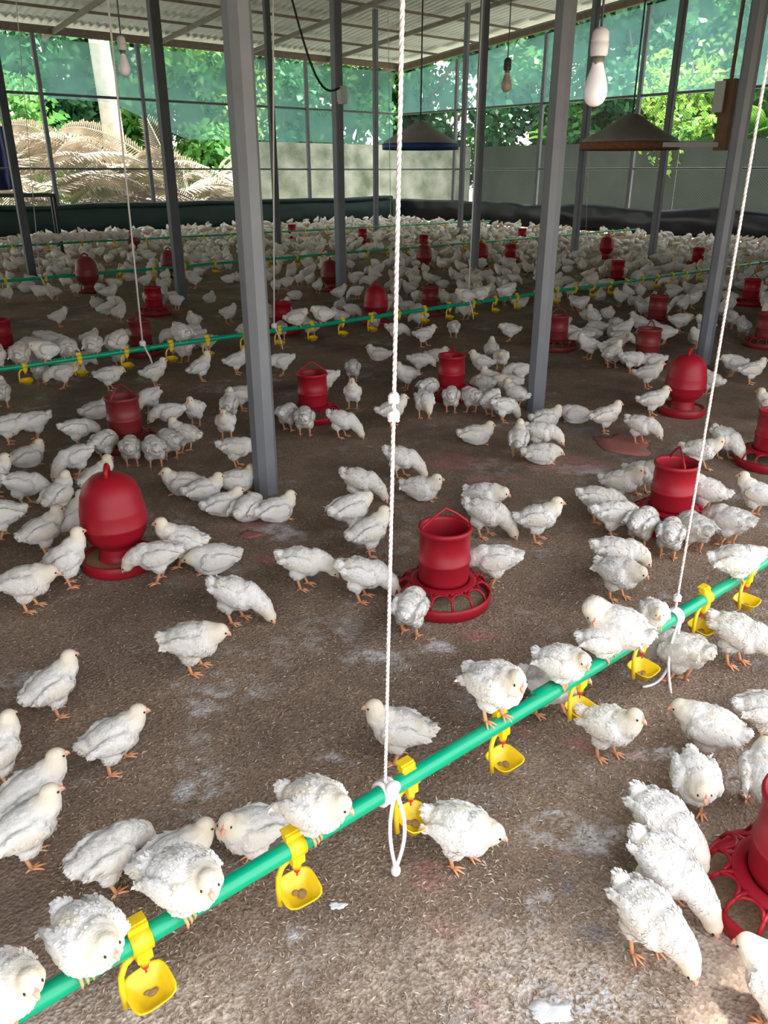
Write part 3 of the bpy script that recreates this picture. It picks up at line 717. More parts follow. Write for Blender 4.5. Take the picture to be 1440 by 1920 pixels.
pose('feed', .110, -6, (.112, 0, .078), -8, -50, neck=[(.078, 0, .112), (.102, 0, .098)], legs=[(.004, .008), (-.006, -.010)], tail=25)
pose('lie', .050, 4, (.072, 0, .112), 15, -10, tail=25, puff=1.06)
pose('lie_turn', .050, 4, (.066, .020, .110), 62, -12, tail=25, puff=1.06)
pose('rest', .048, 2, (.086, -.006, .066), -14, -24, tail=20, puff=1.10)
pose('perch', .062, 12, (.080, 0, .108), 10, -34, legs='grip', tail=42, puff=1.12)
pose('perch_turn', .062, 10, (.076, -.020, .114), -40, -32, legs='grip', tail=42, puff=1.10)
pose('preen', .064, 8, (.050, .040, .108), 120, -40, neck=[(.062, .012, .110), (.062, .034, .118)], legs='grip', tail=38, puff=1.12)
pose('perch_tall', .108, 16, (.074, -.006, .168), -14, -34, legs=[(.0, .004), (.0, -.004)], puff=1.08)

def chick_body(P, lean):
    zb, a, k = P['zb'], P['pitch'], P['puff']; o = MB()
    def e(x, y, z, r, rot=0, yaw=0, u=18, v=12):
        X, Z = rp(x, z, a); o.ell((X, y, zb + Z), [q*k for q in r], (0, -(a + rot), yaw), nu=u, nv=v)
    e(0, 0, .002, (.067, .055, .054)); e(.030, 0, 0, (.044, .049, .050)); e(-.040, 0, .006, (.042, .043, .042)); e(.0, 0, -.012, (.05, .047, .046))
    e(-.078, 0, .020, (.030, .021, .014), -P['tail']); e(-.074, 0, .008, (.03, .028, .02), -P['tail'])
    for s in (1, -1):
        e(-.006, s*.047*k, .010, (.056, .013, .030), rad(-12), s*rad(4)); e(-.046, s*.040*k, .012, (.038, .009, .016), rad(-6), s*rad(-8))
        e(.026, s*.040*k, .012, (.026, .018, .026))
    h = P['head']; X, Z = rp(.045, .018, a); st = Vector((X, 0, zb + Z))
    if P['neck']: pts = [st] + [Vector(q) for q in P['neck']] + [h]
    else:
        m = st.lerp(h, .55) + Vector((.010, 0, -.002)); pts = [st, st.lerp(m, .5) + Vector((.004, 0, 0)), m, h]
    rs = [.042 + (.022 - .042)*i/(len(pts)-1) for i in range(len(pts))]; rs[-1] = .0205
    for i in range(len(pts)-1):
        for t in np.linspace(0, 1, 5)[:-1]:
            q = pts[i].lerp(pts[i+1], t); r = rs[i] + (rs[i+1]-rs[i])*t; o.ell(q, (r, r, r), nu=12, nv=8)
    R_ = Euler((0, -P['hpitch'], P['hyaw'])).to_matrix()
    o.ell(h, (.0255, .0215, .0225), (0, -P['hpitch'], P['hyaw'])); o.ell(h + R_ @ Vector((.012, 0, -.003)), (.015, .0125, .0125), (0, -P['hpitch'], P['hyaw']))
    feet = []
    if P['legs'] == 'grip':
        for s in (1, -1): e(.002, s*.030, -.034, (.030, .020, .024)); feet.append((.004, s*.026))
    elif P['legs']:
        for s, (hx, fx) in zip((1, -1), P['legs']):
            e(hx - .006, s*.029, -.032, (.030, .021, .030)); o.tube([(hx - .006, s*.028, zb - .038), (hx - .008 + .2*(fx-hx), s*.028, zb - .062)], [.019, .0105], 10)
            feet.append((hx, fx, s))
    else:
        for s in (1, -1): e(.012, s*.034, -.024, (.036, .020, .022))
    return o, R_, feet

def chick_mesh(name, voxel, cards):
    P = POSES[name]; o, R_, feet = chick_body(P, 0); k = P['puff']; zb, a = P['zb'], P['pitch']
    me = o.mesh('tmp', M['feather']); ob = bpy.data.objects.new('tmp', me); C.objects.link(ob)
    rm = ob.modifiers.new('r', 'REMESH'); rm.mode = 'VOXEL'; rm.voxel_size = voxel
    sm = ob.modifiers.new('s', 'SMOOTH'); sm.factor = .5; sm.iterations = max(2, int(.02/voxel))
    ev = ob.evaluated_get(bpy.context.evaluated_depsgraph_get()); m2 = ev.to_mesh()
    nv = len(m2.vertices); co = np.empty(nv*3); m2.vertices.foreach_get('co', co); co = co.reshape(-1, 3)
    nr = np.empty(nv*3); m2.vertices.foreach_get('normal', nr); nr = nr.reshape(-1, 3)
    faces = [tuple(p.vertices) for p in m2.polygons]; ev.to_mesh_clear(); bpy.data.objects.remove(ob); bpy.data.meshes.remove(me)
    h = np.array(P['head']); seed = hash_name(name)
    out = MB(); verts = []; down = []
    dh = np.linalg.norm(co - h, axis=1)
    for i in range(nv):
        p = Vector(co[i]); f1 = noise.noise(p*55 + Vector((seed, 0, 0))); f2 = noise.noise(p*150 + Vector((0, seed, 0)))
        calm = min(1, max(.15, (dh[i] - .018)/.03)); q = p + Vector(nr[i])*(f1*.0032 + f2*.0014)*calm
        if q.z < .003 and P['legs'] != 'grip': q.z = .003
        verts.append(q)
        dn = max(0, min(1, (.062 - dh[i])/.040)); patch = noise.noise(p*26 + Vector((seed, seed, 3)))
        dn = max(dn*.62, max(0, patch - .12)*.9 * (1 if p.x < .03 else .5)); down.append(min(.8, dn))
    out.add(verts, faces, 0)
    if cards:                                           # feather tufts that break up the outline
        rng = random.Random(seed); idx = [rng.randrange(nv) for _ in range(cards)]
        for i in idx:
            p = verts[i]; n_ = Vector(nr[i]); 
            if dh[i] < .021 or p.z < .012: continue
            back = Vector((-math.cos(a), 0, -math.sin(a) - .35)); back += Vector((rng.uniform(-.35, .35), rng.uniform(-.35, .35), rng.uniform(-.3, .3)))
            t = back - n_*back.dot(n_)
            if t.length < .2: continue
            t.normalize(); w = n_.cross(t); head = dh[i] < .045
            L = (.0045 if head else rng.uniform(.007, .012)); wd = L*(.34 if head else .36); lift = L*rng.uniform(.06, .26)
            wing = abs(p.y) > .043 and p.x < .02
            if wing: L *= 1.7; lift *= .4; wd *= 1.2
            if p.x < -.085: L *= 1.5
            p0 = p - n_*.001
            vs = [p0, p0 + t*L*.55 + w*wd + n_*lift*.8, p0 + t*L + n_*lift, p0 + t*L*.55 - w*wd + n_*lift*.8]
            b0 = len(out.v); out.add(vs, [(0, 1, 2, 3)], 0); down += [down[i]*(.5 if wing else 1)]*4
    base_n = len(out.v)
    hd = Vector(P['head'])
    def hp(x, y, z): return hd + R_ @ Vector((x, y, z))
    # beak, comb, eyes
    out.tube([hp(.021, 0, .003), hp(.028, 0, .002), hp(.034, 0, -.001), hp(.0385, 0, -.006)], [.0068, .0055, .0034, .0008], 8, 1)
    out.tube([hp(.019, 0, -.004), hp(.027, 0, -.0048), hp(.034, 0, -.0062)], [.0052, .0038, .001], 8, 1)
    out.tube([hp(.025, 0, .006), hp(.018, 0, .0125), hp(.009, 0, .0170), hp(.003, 0, .0180)], [.0022, .0034, .0028, .001], 6, 3)
    out.ell(hp(.021, 0, -.0105), (.003, .002, .003), m=3, nu=8, nv=6)
    for s in (1, -1): out.ell(hp(.0145, s*.0175, .005), (.0034, .0022, .0034), (0, -P['hpitch'], P['hyaw']), 2, 10, 6)
    # legs and toes
    def toe(a0, a1, r=.0032): out.tube([a0, (Vector(a0) + Vector(a1))/2 + Vector((0, 0, .002)), a1], [r*1.15, r, r*.55], 6, 4)
    if P['legs'] == 'grip':
        for (fx, fy) in feet:
            out.tube([(fx - .004, fy, .030), (fx, fy, .004)], [.0065, .0055], 7, 4)
            for d in (-.010, 0, .010):
                out.tube([(fx, fy + d*.4, .005), (fx + .016, fy + d, .003), (fx + .024, fy + d*1.2, -.010), (fx + .022, fy + d*1.2, -.022)], [.0045, .004, .0035, .002], 6, 4)
            out.tube([(fx, fy, .004), (fx - .018, fy, .001), (fx - .023, fy, -.012)], [.004, .0035, .002], 6, 4)
    elif P['legs']:
        for hx, fx, s in feet:
            y = s*.027; hk = Vector((hx - .012 + .3*(fx-hx), y, zb - .060)); ft = Vector((fx + .002, y, .006))
            out.tube([(hx - .006, y, zb - .035), hk, hk.lerp(ft, .5), ft], [.008, .0062, .0050, .0054], 8, 4)
            for an in (-32, 0, 32):
                L = .034 if an == 0 else .029; c_, s_ = math.cos(rad(an)), math.sin(rad(an))
                toe(ft, (ft.x + L*c_, ft.y + L*s_, .0022))
            toe(ft, (ft.x - .015, ft.y, .0022), .0028)
    else:
        for s in (1, -1):
            for an in (-20, 14): toe((.045, s*.024, .006), (.045 + .026*math.cos(rad(an)), s*.024 + .026*math.sin(rad(an)), .0025))
    mesh = out.mesh('chicken_' + name, [M['feather'], M['beak'], M['eye'], M['comb'], M['skin']])
    at_ = mesh.attributes.new('down', 'FLOAT', 'POINT'); at_.data.foreach_set('value', down + [0.0]*(len(out.v) - len(down)))
    return mesh
def hash_name(s): return sum((i+1)*ord(c) for i, c in enumerate(s)) % 97
CM = {n: chick_mesh(n, .0042, 2600) for n in POSES}
MID = {n: chick_mesh(n, .0075, 260) for n in ('stand', 'stand_turn_left', 'stand_turn_right', 'alert', 'hunch', 'walk', 'peck', 'feed', 'lie', 'rest')}

BIRDS = []                                               # (x, y, r)
def put(p, yaw, ps, s, label, group=None, mesh=None, z=None):
    o = bpy.data.objects.new('chicken', (mesh or CM)[ps]); C.objects.link(o)
    o.location = (p.x, p.y, p.z if z is None else z); o.rotation_euler = (0, 0, yaw); o.scale = (s, s*random.uniform(.96, 1.04), s)
    tag(o, label, 'chicken', group); BIRDS.append((p.x, p.y, .08*s)); return o
def hyaw(p, hd):
    bearing = math.atan2(p.x*RV[0] + p.y*RV[1], p.x*FV[0] + p.y*FV[1]); return rad(hd) + YAW - bearing
SH = {'S': 'stand', 'TL': 'stand_turn_left', 'TR': 'stand_turn_right', 'A': 'alert', 'H': 'hunch', 'W': 'walk', 'P': 'peck', 'F': 'feed', 'L': 'lie', 'LT': 'lie_turn', 'Z': 'rest',
      'K': 'perch', 'KT': 'perch_turn', 'B': 'preen', 'U': 'perch_tall'}
def bird(px, py, hd, ps, label, s=.95, group='chickens spread over the litter'):
    QUEUE.append([at(px, py), hd, SH[ps], s*(.90 if py > 1300 else 1)*random.uniform(.97, 1.03), label, group])
QUEUE = []
def settle():                                            # nudge birds out of each other, out of trays and away from posts
    posts = [tuple(o.data.vertices[0].co[:2]) for o in C.objects if o.name.startswith('steel_post')]
    for it in range(40):
        for i, a in enumerate(QUEUE):
            for c in QUEUE[:i]:
                d = (a[0] - c[0]).xy; m_ = .128*(a[3] + c[3])/2
                if 1e-5 < d.length < m_:
                    v = d.normalized()*(m_ - d.length)*.3; a[0] += Vector((v.x, v.y, 0)); c[0] -= Vector((v.x, v.y, 0))
            for (ox, oy, r_) in [(x, y, .215) for x, y, _ in OBST] + [(x + .045, y + .045, .125) for x, y in posts]:
                d = Vector((a[0].x - ox, a[0].y - oy))
                if d.length < r_: v = d.normalized()*(r_ - d.length)*.6; a[0] += Vector((v.x, v.y, 0))
    for p, hd, ps, s, label, group in QUEUE: put(p, hyaw(p, hd), ps, s, label, group)
def perch(px, hd, ps, label, s=1.15, Y=Y1, dz=0, group='chickens perched on the nearest line'):
    p = on_line(px, Y, PZ + PR + .002 + dz); put(p, hyaw(p, hd), SH[ps], s*(.66 if Y == Y1 else .95), label, group)

# perched on the nearest line, left to right
perch(8, 325, 'KT', 'chicken perched at the lower left corner of the nearest green line, cut by the frame')
perch(172, 292, 'K', 'fluffy chicken perched head down on the nearest line, left of the first yellow cup', 1.18)
perch(352, 318, 'KT', 'fluffy chicken perched between the first two yellow cups, red face turned right', 1.22)
perch(592, 322, 'K', 'plump chicken perched with tail up just right of the second yellow cup', 1.18)
perch(925, 318, 'U', 'tall chicken standing upright on the nearest line above the fourth yellow cup', 1.32)
perch(1052, 342, 'KT', 'chicken perched above the fifth yellow cup, beside the tall standing one', 1.1)
perch(1128, 5, 'KT', 'chicken perched in the tight group, head low over the green line, pink beak showing', 1.0)
perch(1150, 160, 'B', 'large fluffy chicken preening in the tight group perched right of centre', 1.4)
perch(1222, 285, 'K', 'small chicken perched facing the camera beside the preening one', .9)
perch(1378, 12, 'K', 'chicken perched farthest right on the nearest line, head toward the right edge', 1.2)
p = on_line(1030, Y1 + .10, 0); put(p, hyaw(p, 340), 'walk', .92, 'long bodied chicken standing just behind the nearest line amid the perched group', 'chickens spread over the litter')

# foreground floor
for a in [
 (335, 1672, 8, 'W', 'chicken standing behind the line, head showing above the perched red faced one'),
 (478, 1618, 200, 'TL', 'cream chicken behind the line, left of the plump perched one, looking left'),
 (212, 1665, 28, 'F', 'chicken bending away behind the line, above the first perched birds'),
 (62, 1616, 8, 'S', 'chicken at the left edge standing in front of another, head raised to the right'),
 (75, 1545, 12, 'S', 'chicken at the left edge directly behind its neighbour, only head and back showing'),
 (4, 1468, 40, 'S', 'chicken cut by the left edge above the standing pair'),
 (222, 1440, 12, 'W', 'chicken walking right with both orange feet apart, lower left foreground'),
 (108, 1340, 25, 'S', 'chicken at left with clean white tail low and head raised right, above the walking one'),
 (368, 1258, 345, 'H', 'white chicken standing alone left of centre with short raised tail and pink face'),
 (445, 1165, 338, 'P', 'chicken pecking at the floor to the right, left of centre, beak on the litter'),
 (570, 1102, 350, 'F', 'white chicken head bowed to the right, between waterer and red feeder'),
 (680, 1125, 2, 'P', 'chicken reaching its head into the open red feeder from the left'),
 (768, 1192, 75, 'F', 'white chicken seen from behind, feeding at the front of the open red feeder'),
 (925, 1098, 178, 'F', 'chicken facing left at the right side of the open red feeder'),
 (1006, 1015, 8, 'S', 'chicken standing tall in profile on bare floor right of the open red feeder'),
 (908, 1006, 350, 'P', 'chicken with lowered cream head right behind the open red feeder, nearer of two'),
 (908, 972, 335, 'H', 'chicken tucked behind the lowered head one, tail up left'),
 (658, 998, 30, 'H', 'chicken left of the white rope, nearer two of a group of three'),
 (692, 1042, 30, 'S', 'chicken just left of the white rope behind the open red feeder'),
 (675, 940, 345, 'P', 'chicken pecking toward the white rope, level with the foot of the nearest thick post'),
 (752, 895, 345, 'P', 'chicken pecking just right of the white rope in mid floor'),
 (790, 935, 340, 'L', 'small chicken lying right of the white rope behind the open red feeder'),
 (345, 925, 170, 'L', 'leftmost lying chicken of the group resting at the nearest post, head left'),
 (384, 938, 8, 'L', 'lying chicken second from left in the group at the nearest post'),
 (420, 965, 10, 'L', 'white lying chicken at the front of the resting group, head raised'),
 (446, 920, 350, 'LT', 'lying chicken touching the nearest thick post, dark red face'),
 (466, 973, 60, 'Z', 'small lying chicken seen from behind in the middle of the resting group'),
 (518, 976, 20, 'L', 'rightmost lying chicken of the resting group, right of the nearest post foot'),
 (445, 876, 5, 'F', 'chicken half hidden behind the nearest thick post, tail to the left'),
 (133, 1098, 15, 'A', 'bright white chicken standing left of the nearest waterer, beak toward it'),
 (60, 1143, 340, 'H', 'chicken near the left edge with orange legs apart, head lowered right'),
 (88, 1040, 18, 'S', 'chicken standing behind the bright white one left of the waterer'),
 (140, 1015, 22, 'A', 'slim upright chicken touching the left side of the nearest waterer'),
 (116, 970, 50, 'S', 'chicken turned away left behind the nearest waterer, upper of the left group'),
 (188, 935, 35, 'S', 'chicken directly behind the dome of the nearest waterer'),
 (345, 1060, 165, 'S', 'chicken right of the nearest waterer with head up against it'),
 (300, 1090, 172, 'F', 'chicken feeding at the right rim of the nearest waterer'),
 (402, 1070, 185, 'Z', 'chicken lying down right of the nearest waterer, tail right'),
 (8, 1008, 175, 'H', 'chicken cut by the left edge, level with the waterer top'),
 (52, 948, 350, 'P', 'chicken pecking right near the left edge above the waterer group'),
 (-5, 930, 20, 'S', 'chicken peeking in at the left edge beside the pecking one'),
 (55, 875, 25, 'L', 'white chicken lying near the left edge, head up'),
 (18, 832, 15, 'H', 'chicken at the left edge left of the encircled feeder, first of two'),
 (70, 825, 200, 'F', 'chicken at left of the encircled feeder, second of two, head hidden'),
 (150, 838, 10, 'F', 'chicken feeding at the left side of the encircled dull red feeder'),
 (148, 893, 195, 'P', 'chicken turned away to peck left, in front of the encircled feeder'),
 (200, 866, 60, 'F', 'chicken front left of the encircled feeder, back to the camera'),
 (252, 876, 85, 'F', 'chicken right in front of the encircled feeder, back to the camera'),
 (290, 878, 100, 'F', 'chicken front right of the encircled feeder, tail to the camera'),
 (322, 862, 115, 'F', 'chicken at the right front of the encircled feeder behind its neighbour'),
 (350, 848, 150, 'S', 'chicken at the right of the encircled feeder, head up'),
 (368, 798, 250, 'S', 'chicken facing the camera right behind the encircled feeder'),
 (322, 806, 180, 'F', 'chicken feeding at the right rim of the encircled feeder'),
 (284, 776, 235, 'F', 'chicken feeding from the far side of the encircled feeder'),
 (182, 785, 20, 'L', 'chicken resting behind the encircled feeder at left'),
 (426, 824, 262, 'S', 'chicken facing the camera left of the nearest thick post, tall and narrow'),
 (432, 790, 80, 'S', 'chicken behind the tall narrow one, left of the nearest thick post'),
 (540, 808, 65, 'F', 'chicken with its back turned, right of the nearest post at the red feeder'),
 (572, 818, 88, 'F', 'chicken tail to camera at the front of the feeder by the nearest post'),
 (642, 820, 338, 'P', 'chicken pecking to the right, right of the feeder by the nearest post'),
 (662, 766, 265, 'A', 'small upright chicken right of the feeder by the nearest post, nearer one'),
 (662, 716, 85, 'F', 'chicken seen from behind right of the same feeder, farther one'),
 (735, 800, 10, 'S', 'chicken standing across the white rope in mid floor, head right'),
 (710, 676, 175, 'L', 'chicken lying just left of the white rope below the second line'),
 (530, 704, 195, 'F', 'chicken behind the feeder by the nearest post, left side'),
 (612, 738, 200, 'F', 'chicken reaching from behind the feeder by the nearest post, right side'),
 # right of the rope, around the feeder left of the second thick post
 (795, 784, 285, 'F', 'chicken head down toward the camera, front left of the clustered feeder'),
 (762, 730, 215, 'S', 'chicken at the far left of the clustered feeder group'),
 (786, 702, 20, 'F', 'chicken feeding from the left at the clustered feeder'),
 (818, 678, 350, 'L', 'chicken lying behind the clustered feeder'),
 (845, 775, 88, 'F', 'chicken in front of the clustered feeder, back to the camera'),
 (818, 752, 60, 'F', 'chicken at the front left rim of the clustered feeder'),
 (872, 745, 140, 'F', 'chicken at the right rim of the clustered feeder'),
 (884, 775, 120, 'F', 'chicken behind its neighbours, right front of the clustered feeder'),
 (902, 705, 185, 'S', 'chicken standing right of the clustered feeder, head up'),
 (918, 742, 170, 'S', 'chicken in the row right of the clustered feeder, middle'),
 (950, 746, 200, 'H', 'chicken in the row right of the clustered feeder, outer end'),
 (916, 780, 60, 'H', 'chicken turned away below the row beside the clustered feeder'),
 (942, 792, 35, 'P', 'chicken pecking closest to the second thick post foot, left side'),
 (966, 768, 150, 'S', 'chicken touching the left side of the second thick post'),
 (972, 722, 190, 'F', 'chicken half behind the second thick post, upper left'),
 (920, 682, 90, 'S', 'chicken in a pair behind the clustered feeder, left one'),
 (938, 694, 270, 'H', 'chicken in a pair behind the clustered feeder, front one'),
 (892, 832, 2, 'L', 'white chicken lying in mid floor left of the second thick post, wing spread'),
 (970, 858, 88, 'S', 'chicken seen from behind in front of the second thick post foot'),
 (1012, 845, 345, 'F', 'chicken with reddish head bending right at the second thick post foot'),
 (1022, 800, 20, 'L', 'chicken lying against the foot of the second thick post'),
 (1014, 868, 10, 'Z', 'small chicken crouched in front of the second thick post'),
 (1078, 792, 175, 'Z', 'dim chicken lying right of the second thick post'),
 (1132, 812, 25, 'S', 'chicken standing right of the second thick post, head up right'),
 (1198, 832, 335, 'F', 'white chicken with lowered head in front of the red waterer at right'),
 (1228, 780, 10, 'S', 'white chicken standing against the red waterer at right'),
 (1212, 728, 5, 'S', 'chicken behind the red waterer at right, head raised'),
 (1222, 702, 185, 'F', 'chicken beside the dull feeder behind the red waterer'),
 (1140, 682, 350, 'P', 'chicken pecking left of the dull feeder at right'),
 (1182, 700, 10, 'F', 'chicken at the left rim of the dull feeder at right'),
 (1162, 655, 20, 'F', 'chicken behind the dull feeder at right'),
 (1072, 655, 195, 'F', 'chicken just right of the second thick post, beyond the bare floor'),
 (1308, 882, 355, 'W', 'white chicken crossing the slanting rope, wings half open'),
 (1378, 862, 320, 'P', 'chicken bending forward to the right near the right edge'),
 (1328, 740, 160, 'S', 'chicken right behind the foot of the slanting rope, beside the red waterer'),
 (1372, 705, 200, 'H', 'chicken at right between the third thick post and the right edge'),
 (1405, 720, 20, 'S', 'chicken near the right edge beyond the red waterer'),
 (1440, 792, 170, 'S', 'chicken cut by the right edge, level with the red waterer'),
 (1412, 968, 172, 'S', 'chicken at the right edge looking left, wing toward the camera'),
 (1362, 1022, 150, 'F', 'large blurred chicken right of the feeder ringed by chickens'),
 (1318, 962, 175, 'S', 'white chicken right behind the ringed feeder and slanting rope'),
 (1298, 1035, 125, 'F', 'chicken on the slanting rope side of the ringed feeder, back to camera'),
 (1248, 1046, 88, 'F', 'chicken front centre of the ringed feeder, tail to the camera'),
 (1194, 1026, 70, 'F', 'chicken front left of the ringed feeder, tail to the camera'),
 (1150, 1010, 25, 'F', 'chicken left of the ringed feeder, nearer of two side by side'),
 (1118, 978, 5, 'F', 'chicken left of the ringed feeder, outer one'),
 (1160, 945, 345, 'S', 'chicken behind left of the ringed feeder, first of two upright'),
 (1200, 925, 335, 'S', 'chicken behind left of the ringed feeder, touching its tray'),
 (1150, 1082, 12, 'F', 'chicken stepping right below the ringed feeder, head stretched'),
 (1155, 1122, 330, 'H', 'small shaded chicken below the ringed feeder, in front of the stepping one'),
 (1375, 1245, 345, 'F', 'chicken under the nearest line at right, beyond the last yellow cups'),
 (1268, 1278, 150, 'P', 'chicken under the line by the dangling rope ends, tail spread right'),
 (1135, 1418, 335, 'S', 'chicken standing in front of the line beside the fifth yellow cup, looking right'),
 (1318, 1420, 176, 'H', 'round white chicken in profile facing left, lower right'),
 (1428, 1385, 20, 'H', 'chicken cut by the right edge, white tail toward the left'),
 (1292, 1518, 285, 'H', 'chicken facing the camera with lowered beak, lower right, above the feeding three'),
 (1418, 1512, 100, 'H', 'white fluffy chicken at the right edge behind the foreground feeder'),
 (1232, 1605, 325, 'F', 'farthest of three white chickens bending into the foreground feeder, tail up'),
 (1238, 1690, 338, 'P', 'middle of three white chickens bending into the foreground feeder'),
 (1205, 1785, 328, 'F', 'nearest and largest of three white chickens at the foreground feeder, one leg showing'),
 (1500, 1800, 150, 'F', 'chicken at the right edge dipping its white head into the foreground feeder'),
 (1478, 1905, 165, 'H', 'brownish chicken cut by the lower right corner'),
 (862, 1618, 338, 'H', 'grey white chicken in front of the line beside the third yellow cup'),
 (748, 1425, 178, 'S', 'chicken behind the white rope facing left, just past the nearest line'),
 # below the second line at left
 (80, 722, 80, 'F', 'chicken under the left end of the second line, back to the camera'),
 (122, 728, 178, 'F', 'chicken under the second line between the first two cups at left'),
 (152, 700, 15, 'F', 'chicken behind the second cup of the second line at left'),
 (208, 732, 350, 'H', 'chicken with orange legs under the second line at left, head low'),
 (292, 725, 12, 'S', 'chicken standing just below the knot of the thin rope at left'),
 (378, 715, 18, 'A', 'slim chicken walking right under the second line, left of the nearest post'),
 (445, 702, 10, 'S', 'chicken half hidden by the left side of the nearest thick post'),
 (8, 765, 80, 'S', 'chicken standing at the left edge below the second line'),
 (455, 770, 15, 'F', 'chicken touching the left face of the nearest thick post'),
 (795, 650, 12, 'W', 'chicken walking right under the second line, right of the middle rope'),
 (850, 634, 80, 'F', 'chicken turned away under the second line cups, right of the middle rope'),
 (955, 640, 190, 'H', 'chicken under the second line left of the second thick post'),
 (742, 640, 350, 'F', 'chicken under the second line just behind the middle rope'),
]: bird(*a)
settle()
n_hand = len(BIRDS)
G2 = 'white chickens roosting on the second green line, left of the nearest thick post'
for px, hd in [(-8, 60), (40, 80), (88, 200), (128, 100), (176, 80), (222, 60), (342, 120)]:
    perch(px, hd, 'K', 'white chicken roosting on the second green line, left of the nearest thick post', 1.05, Y2, 0, G2)
G3 = 'white chickens roosting on the second green line, right of the nearest thick post'
for px, hd in [(556, 20), (606, 190), (872, 200), (900, 15), (950, 30), (1108, 60)]:
    perch(px, hd, 'K', 'white chicken roosting on the second green line, right of the nearest thick post', 1.05, Y2, 0, G3)
G4 = 'white chickens roosting on the farthest green line in front of the side curtain'
for px in (28, 70, 85, 108, 128, 150, 165, 178, 195, 215, 228, 255):
    p = on_line(px, Y4, PZ + PR + .002); put(p, random.uniform(0, 6.28), 'perch', 1.2, 'white chicken roosting on the farthest green line before the side curtain', G4)

# the flock beyond: scattered with clusters round feeders
rng = random.Random(31)
fills = []; hand_pts = [(x, y) for x, y, r in BIRDS]
post_pts = [(o.location.x, o.location.y) for o in ()]
grid = {}
def ok(x, y, r):
    gx, gy = int(x/.25), int(y/.25)
    for i in (-1, 0, 1):
        for j in (-1, 0, 1):
            for (a, b_) in grid.get((gx+i, gy+j), ()):
                if (a-x)**2 + (b_-y)**2 < r*r: return False
    return True
def reg(x, y): grid.setdefault((int(x/.25), int(y/.25)), []).append((x, y))
for x, y in hand_pts: reg(x, y)
posts_xy = [tuple(o.data.vertices[0].co[:2]) for o in C.objects if o.name.startswith('steel_post')]
far_feed = [(x, y) for x, y, r in OBST if y > 5]
def density(x, y):
    px, py, d = project((x, y, .1))
    if y < 5.5:
        return 6.5 if (px > 1050 and y > 3.2 and x > 4.6) else 0
    dn = 1.0 if (y < 9.5 and px < 520) else (1.8 if (y < 8 and px < 700) else (6.0 if y < 9.6 else 6.0))
    if y > 17.6: dn *= .7
    for fx, fy in far_feed:
        q = math.hypot(fx-x, fy-y)
        if q < .55: dn = max(dn, 6.5)
    dn *= .55 + .9*max(0, noise.noise(Vector((x*.9, y*.9, 2))) + .5)
    return dn
tries = 0
while tries < 60000:
    tries += 1
    x = rng.uniform(1, 16.6); y = rng.uniform(3.0, 19.3); px, py, d = project((x, y, .1))
    if not (-25 < px < 1465) or d < 0: continue
    if rng.random() > density(x, y)*2.1*254/60000: continue
    if not ok(x, y, .15): continue
    if any((a-x)**2 + (b_-y)**2 < .27**2 for a, b_, r in OBST): continue
    if any((a-x)**2 + (b_-y)**2 < .15**2 for a, b_ in posts_xy): continue
    if any(abs(y - (yy + (.55*(x-1.5)/14.5 if yy == Y3 else 0))) < .09 for yy in (Y2, Y3, Y4)): continue
    near = [(fx, fy) for fx, fy in far_feed if math.hypot(fx-x, fy-y) < .6]
    yaw = rng.uniform(0, 6.28); ps = rng.choice(['stand', 'stand_turn_left', 'stand_turn_right', 'alert', 'hunch', 'walk', 'peck', 'lie', 'lie', 'rest', 'rest', 'stand'])
    if near: yaw = math.atan2(near[0][1]-y, near[0][0]-x); ps = rng.choice(['feed', 'feed', 'stand', 'hunch'])
    reg(x, y); fills.append((d, x, y, yaw, ps))
fills.sort()
ZL = {0: 'white chicken right of the second thick post, nearer than the second green line',
      1: 'white chicken between second and third green lines, left of the nearest thick post',
      2: 'white chicken between second and third lines, from nearest thick post to middle rope',
      3: 'white chicken between second and third lines, from middle rope to second thick post',
      4: 'white chicken in the crowd beyond the second green line, right of the second thick post',
      5: 'white chicken in the dense far flock beyond the third green line'}
ZG = {0: 'crowd right of the second thick post', 1: 'scattered birds left of the nearest post beyond the second line', 2: 'birds between the nearest post and the middle rope',
      3: 'crowd between the middle rope and second thick post', 4: 'crowd beyond the second line at right', 5: 'dense far flock'}
left = max(0, 298 - len(BIRDS)); indiv, rest = fills[:left], fills[left:]
for d, x, y, yaw, ps in indiv:
    px = project((x, y, 0))[0]
    zn = 0 if y < Y2 else (5 if y > Y3 else (1 if px < 490 else 2 if px < 738 else 3 if px < 1020 else 4))
    put(Vector((x, y, 0)), yaw, ps, rng.uniform(.92, 1.06), ZL[zn], ZG[zn], MID)
# the rest of the flock, past the count limit
lows = {n: chick_mesh(n, .013, 0) for n in ('stand', 'stand_turn_left', 'alert', 'hunch', 'peck', 'feed', 'lie', 'rest')}
arr = {}
for n, me in lows.items():
    v = np.empty(len(me.vertices)*3); me.vertices.foreach_get('co', v)
    dn = np.empty(len(me.vertices)); me.attributes['down'].data.foreach_get('value', dn)
    arr[n] = (v.reshape(-1, 3), [tuple(p.vertices) for p in me.polygons], [p.material_index for p in me.polygons], dn)
V = []; Fc = []; Mi = []; Dn = []; off = 0
for d, x, y, yaw, ps in rest:
    ps = ps if ps in arr else 'stand'; v, f, mi, dn = arr[ps]; s = rng.uniform(.92, 1.06); c_, s_ = math.cos(yaw), math.sin(yaw)
    q = v*s; V.append(np.stack([q[:, 0]*c_ - q[:, 1]*s_ + x, q[:, 0]*s_ + q[:, 1]*c_ + y, q[:, 2]], 1))
    Fc += [tuple(i+off for i in t) for t in f]; Mi += mi; Dn.append(np.clip(dn + rng.uniform(-.1, .35), 0, .8)); off += len(v)
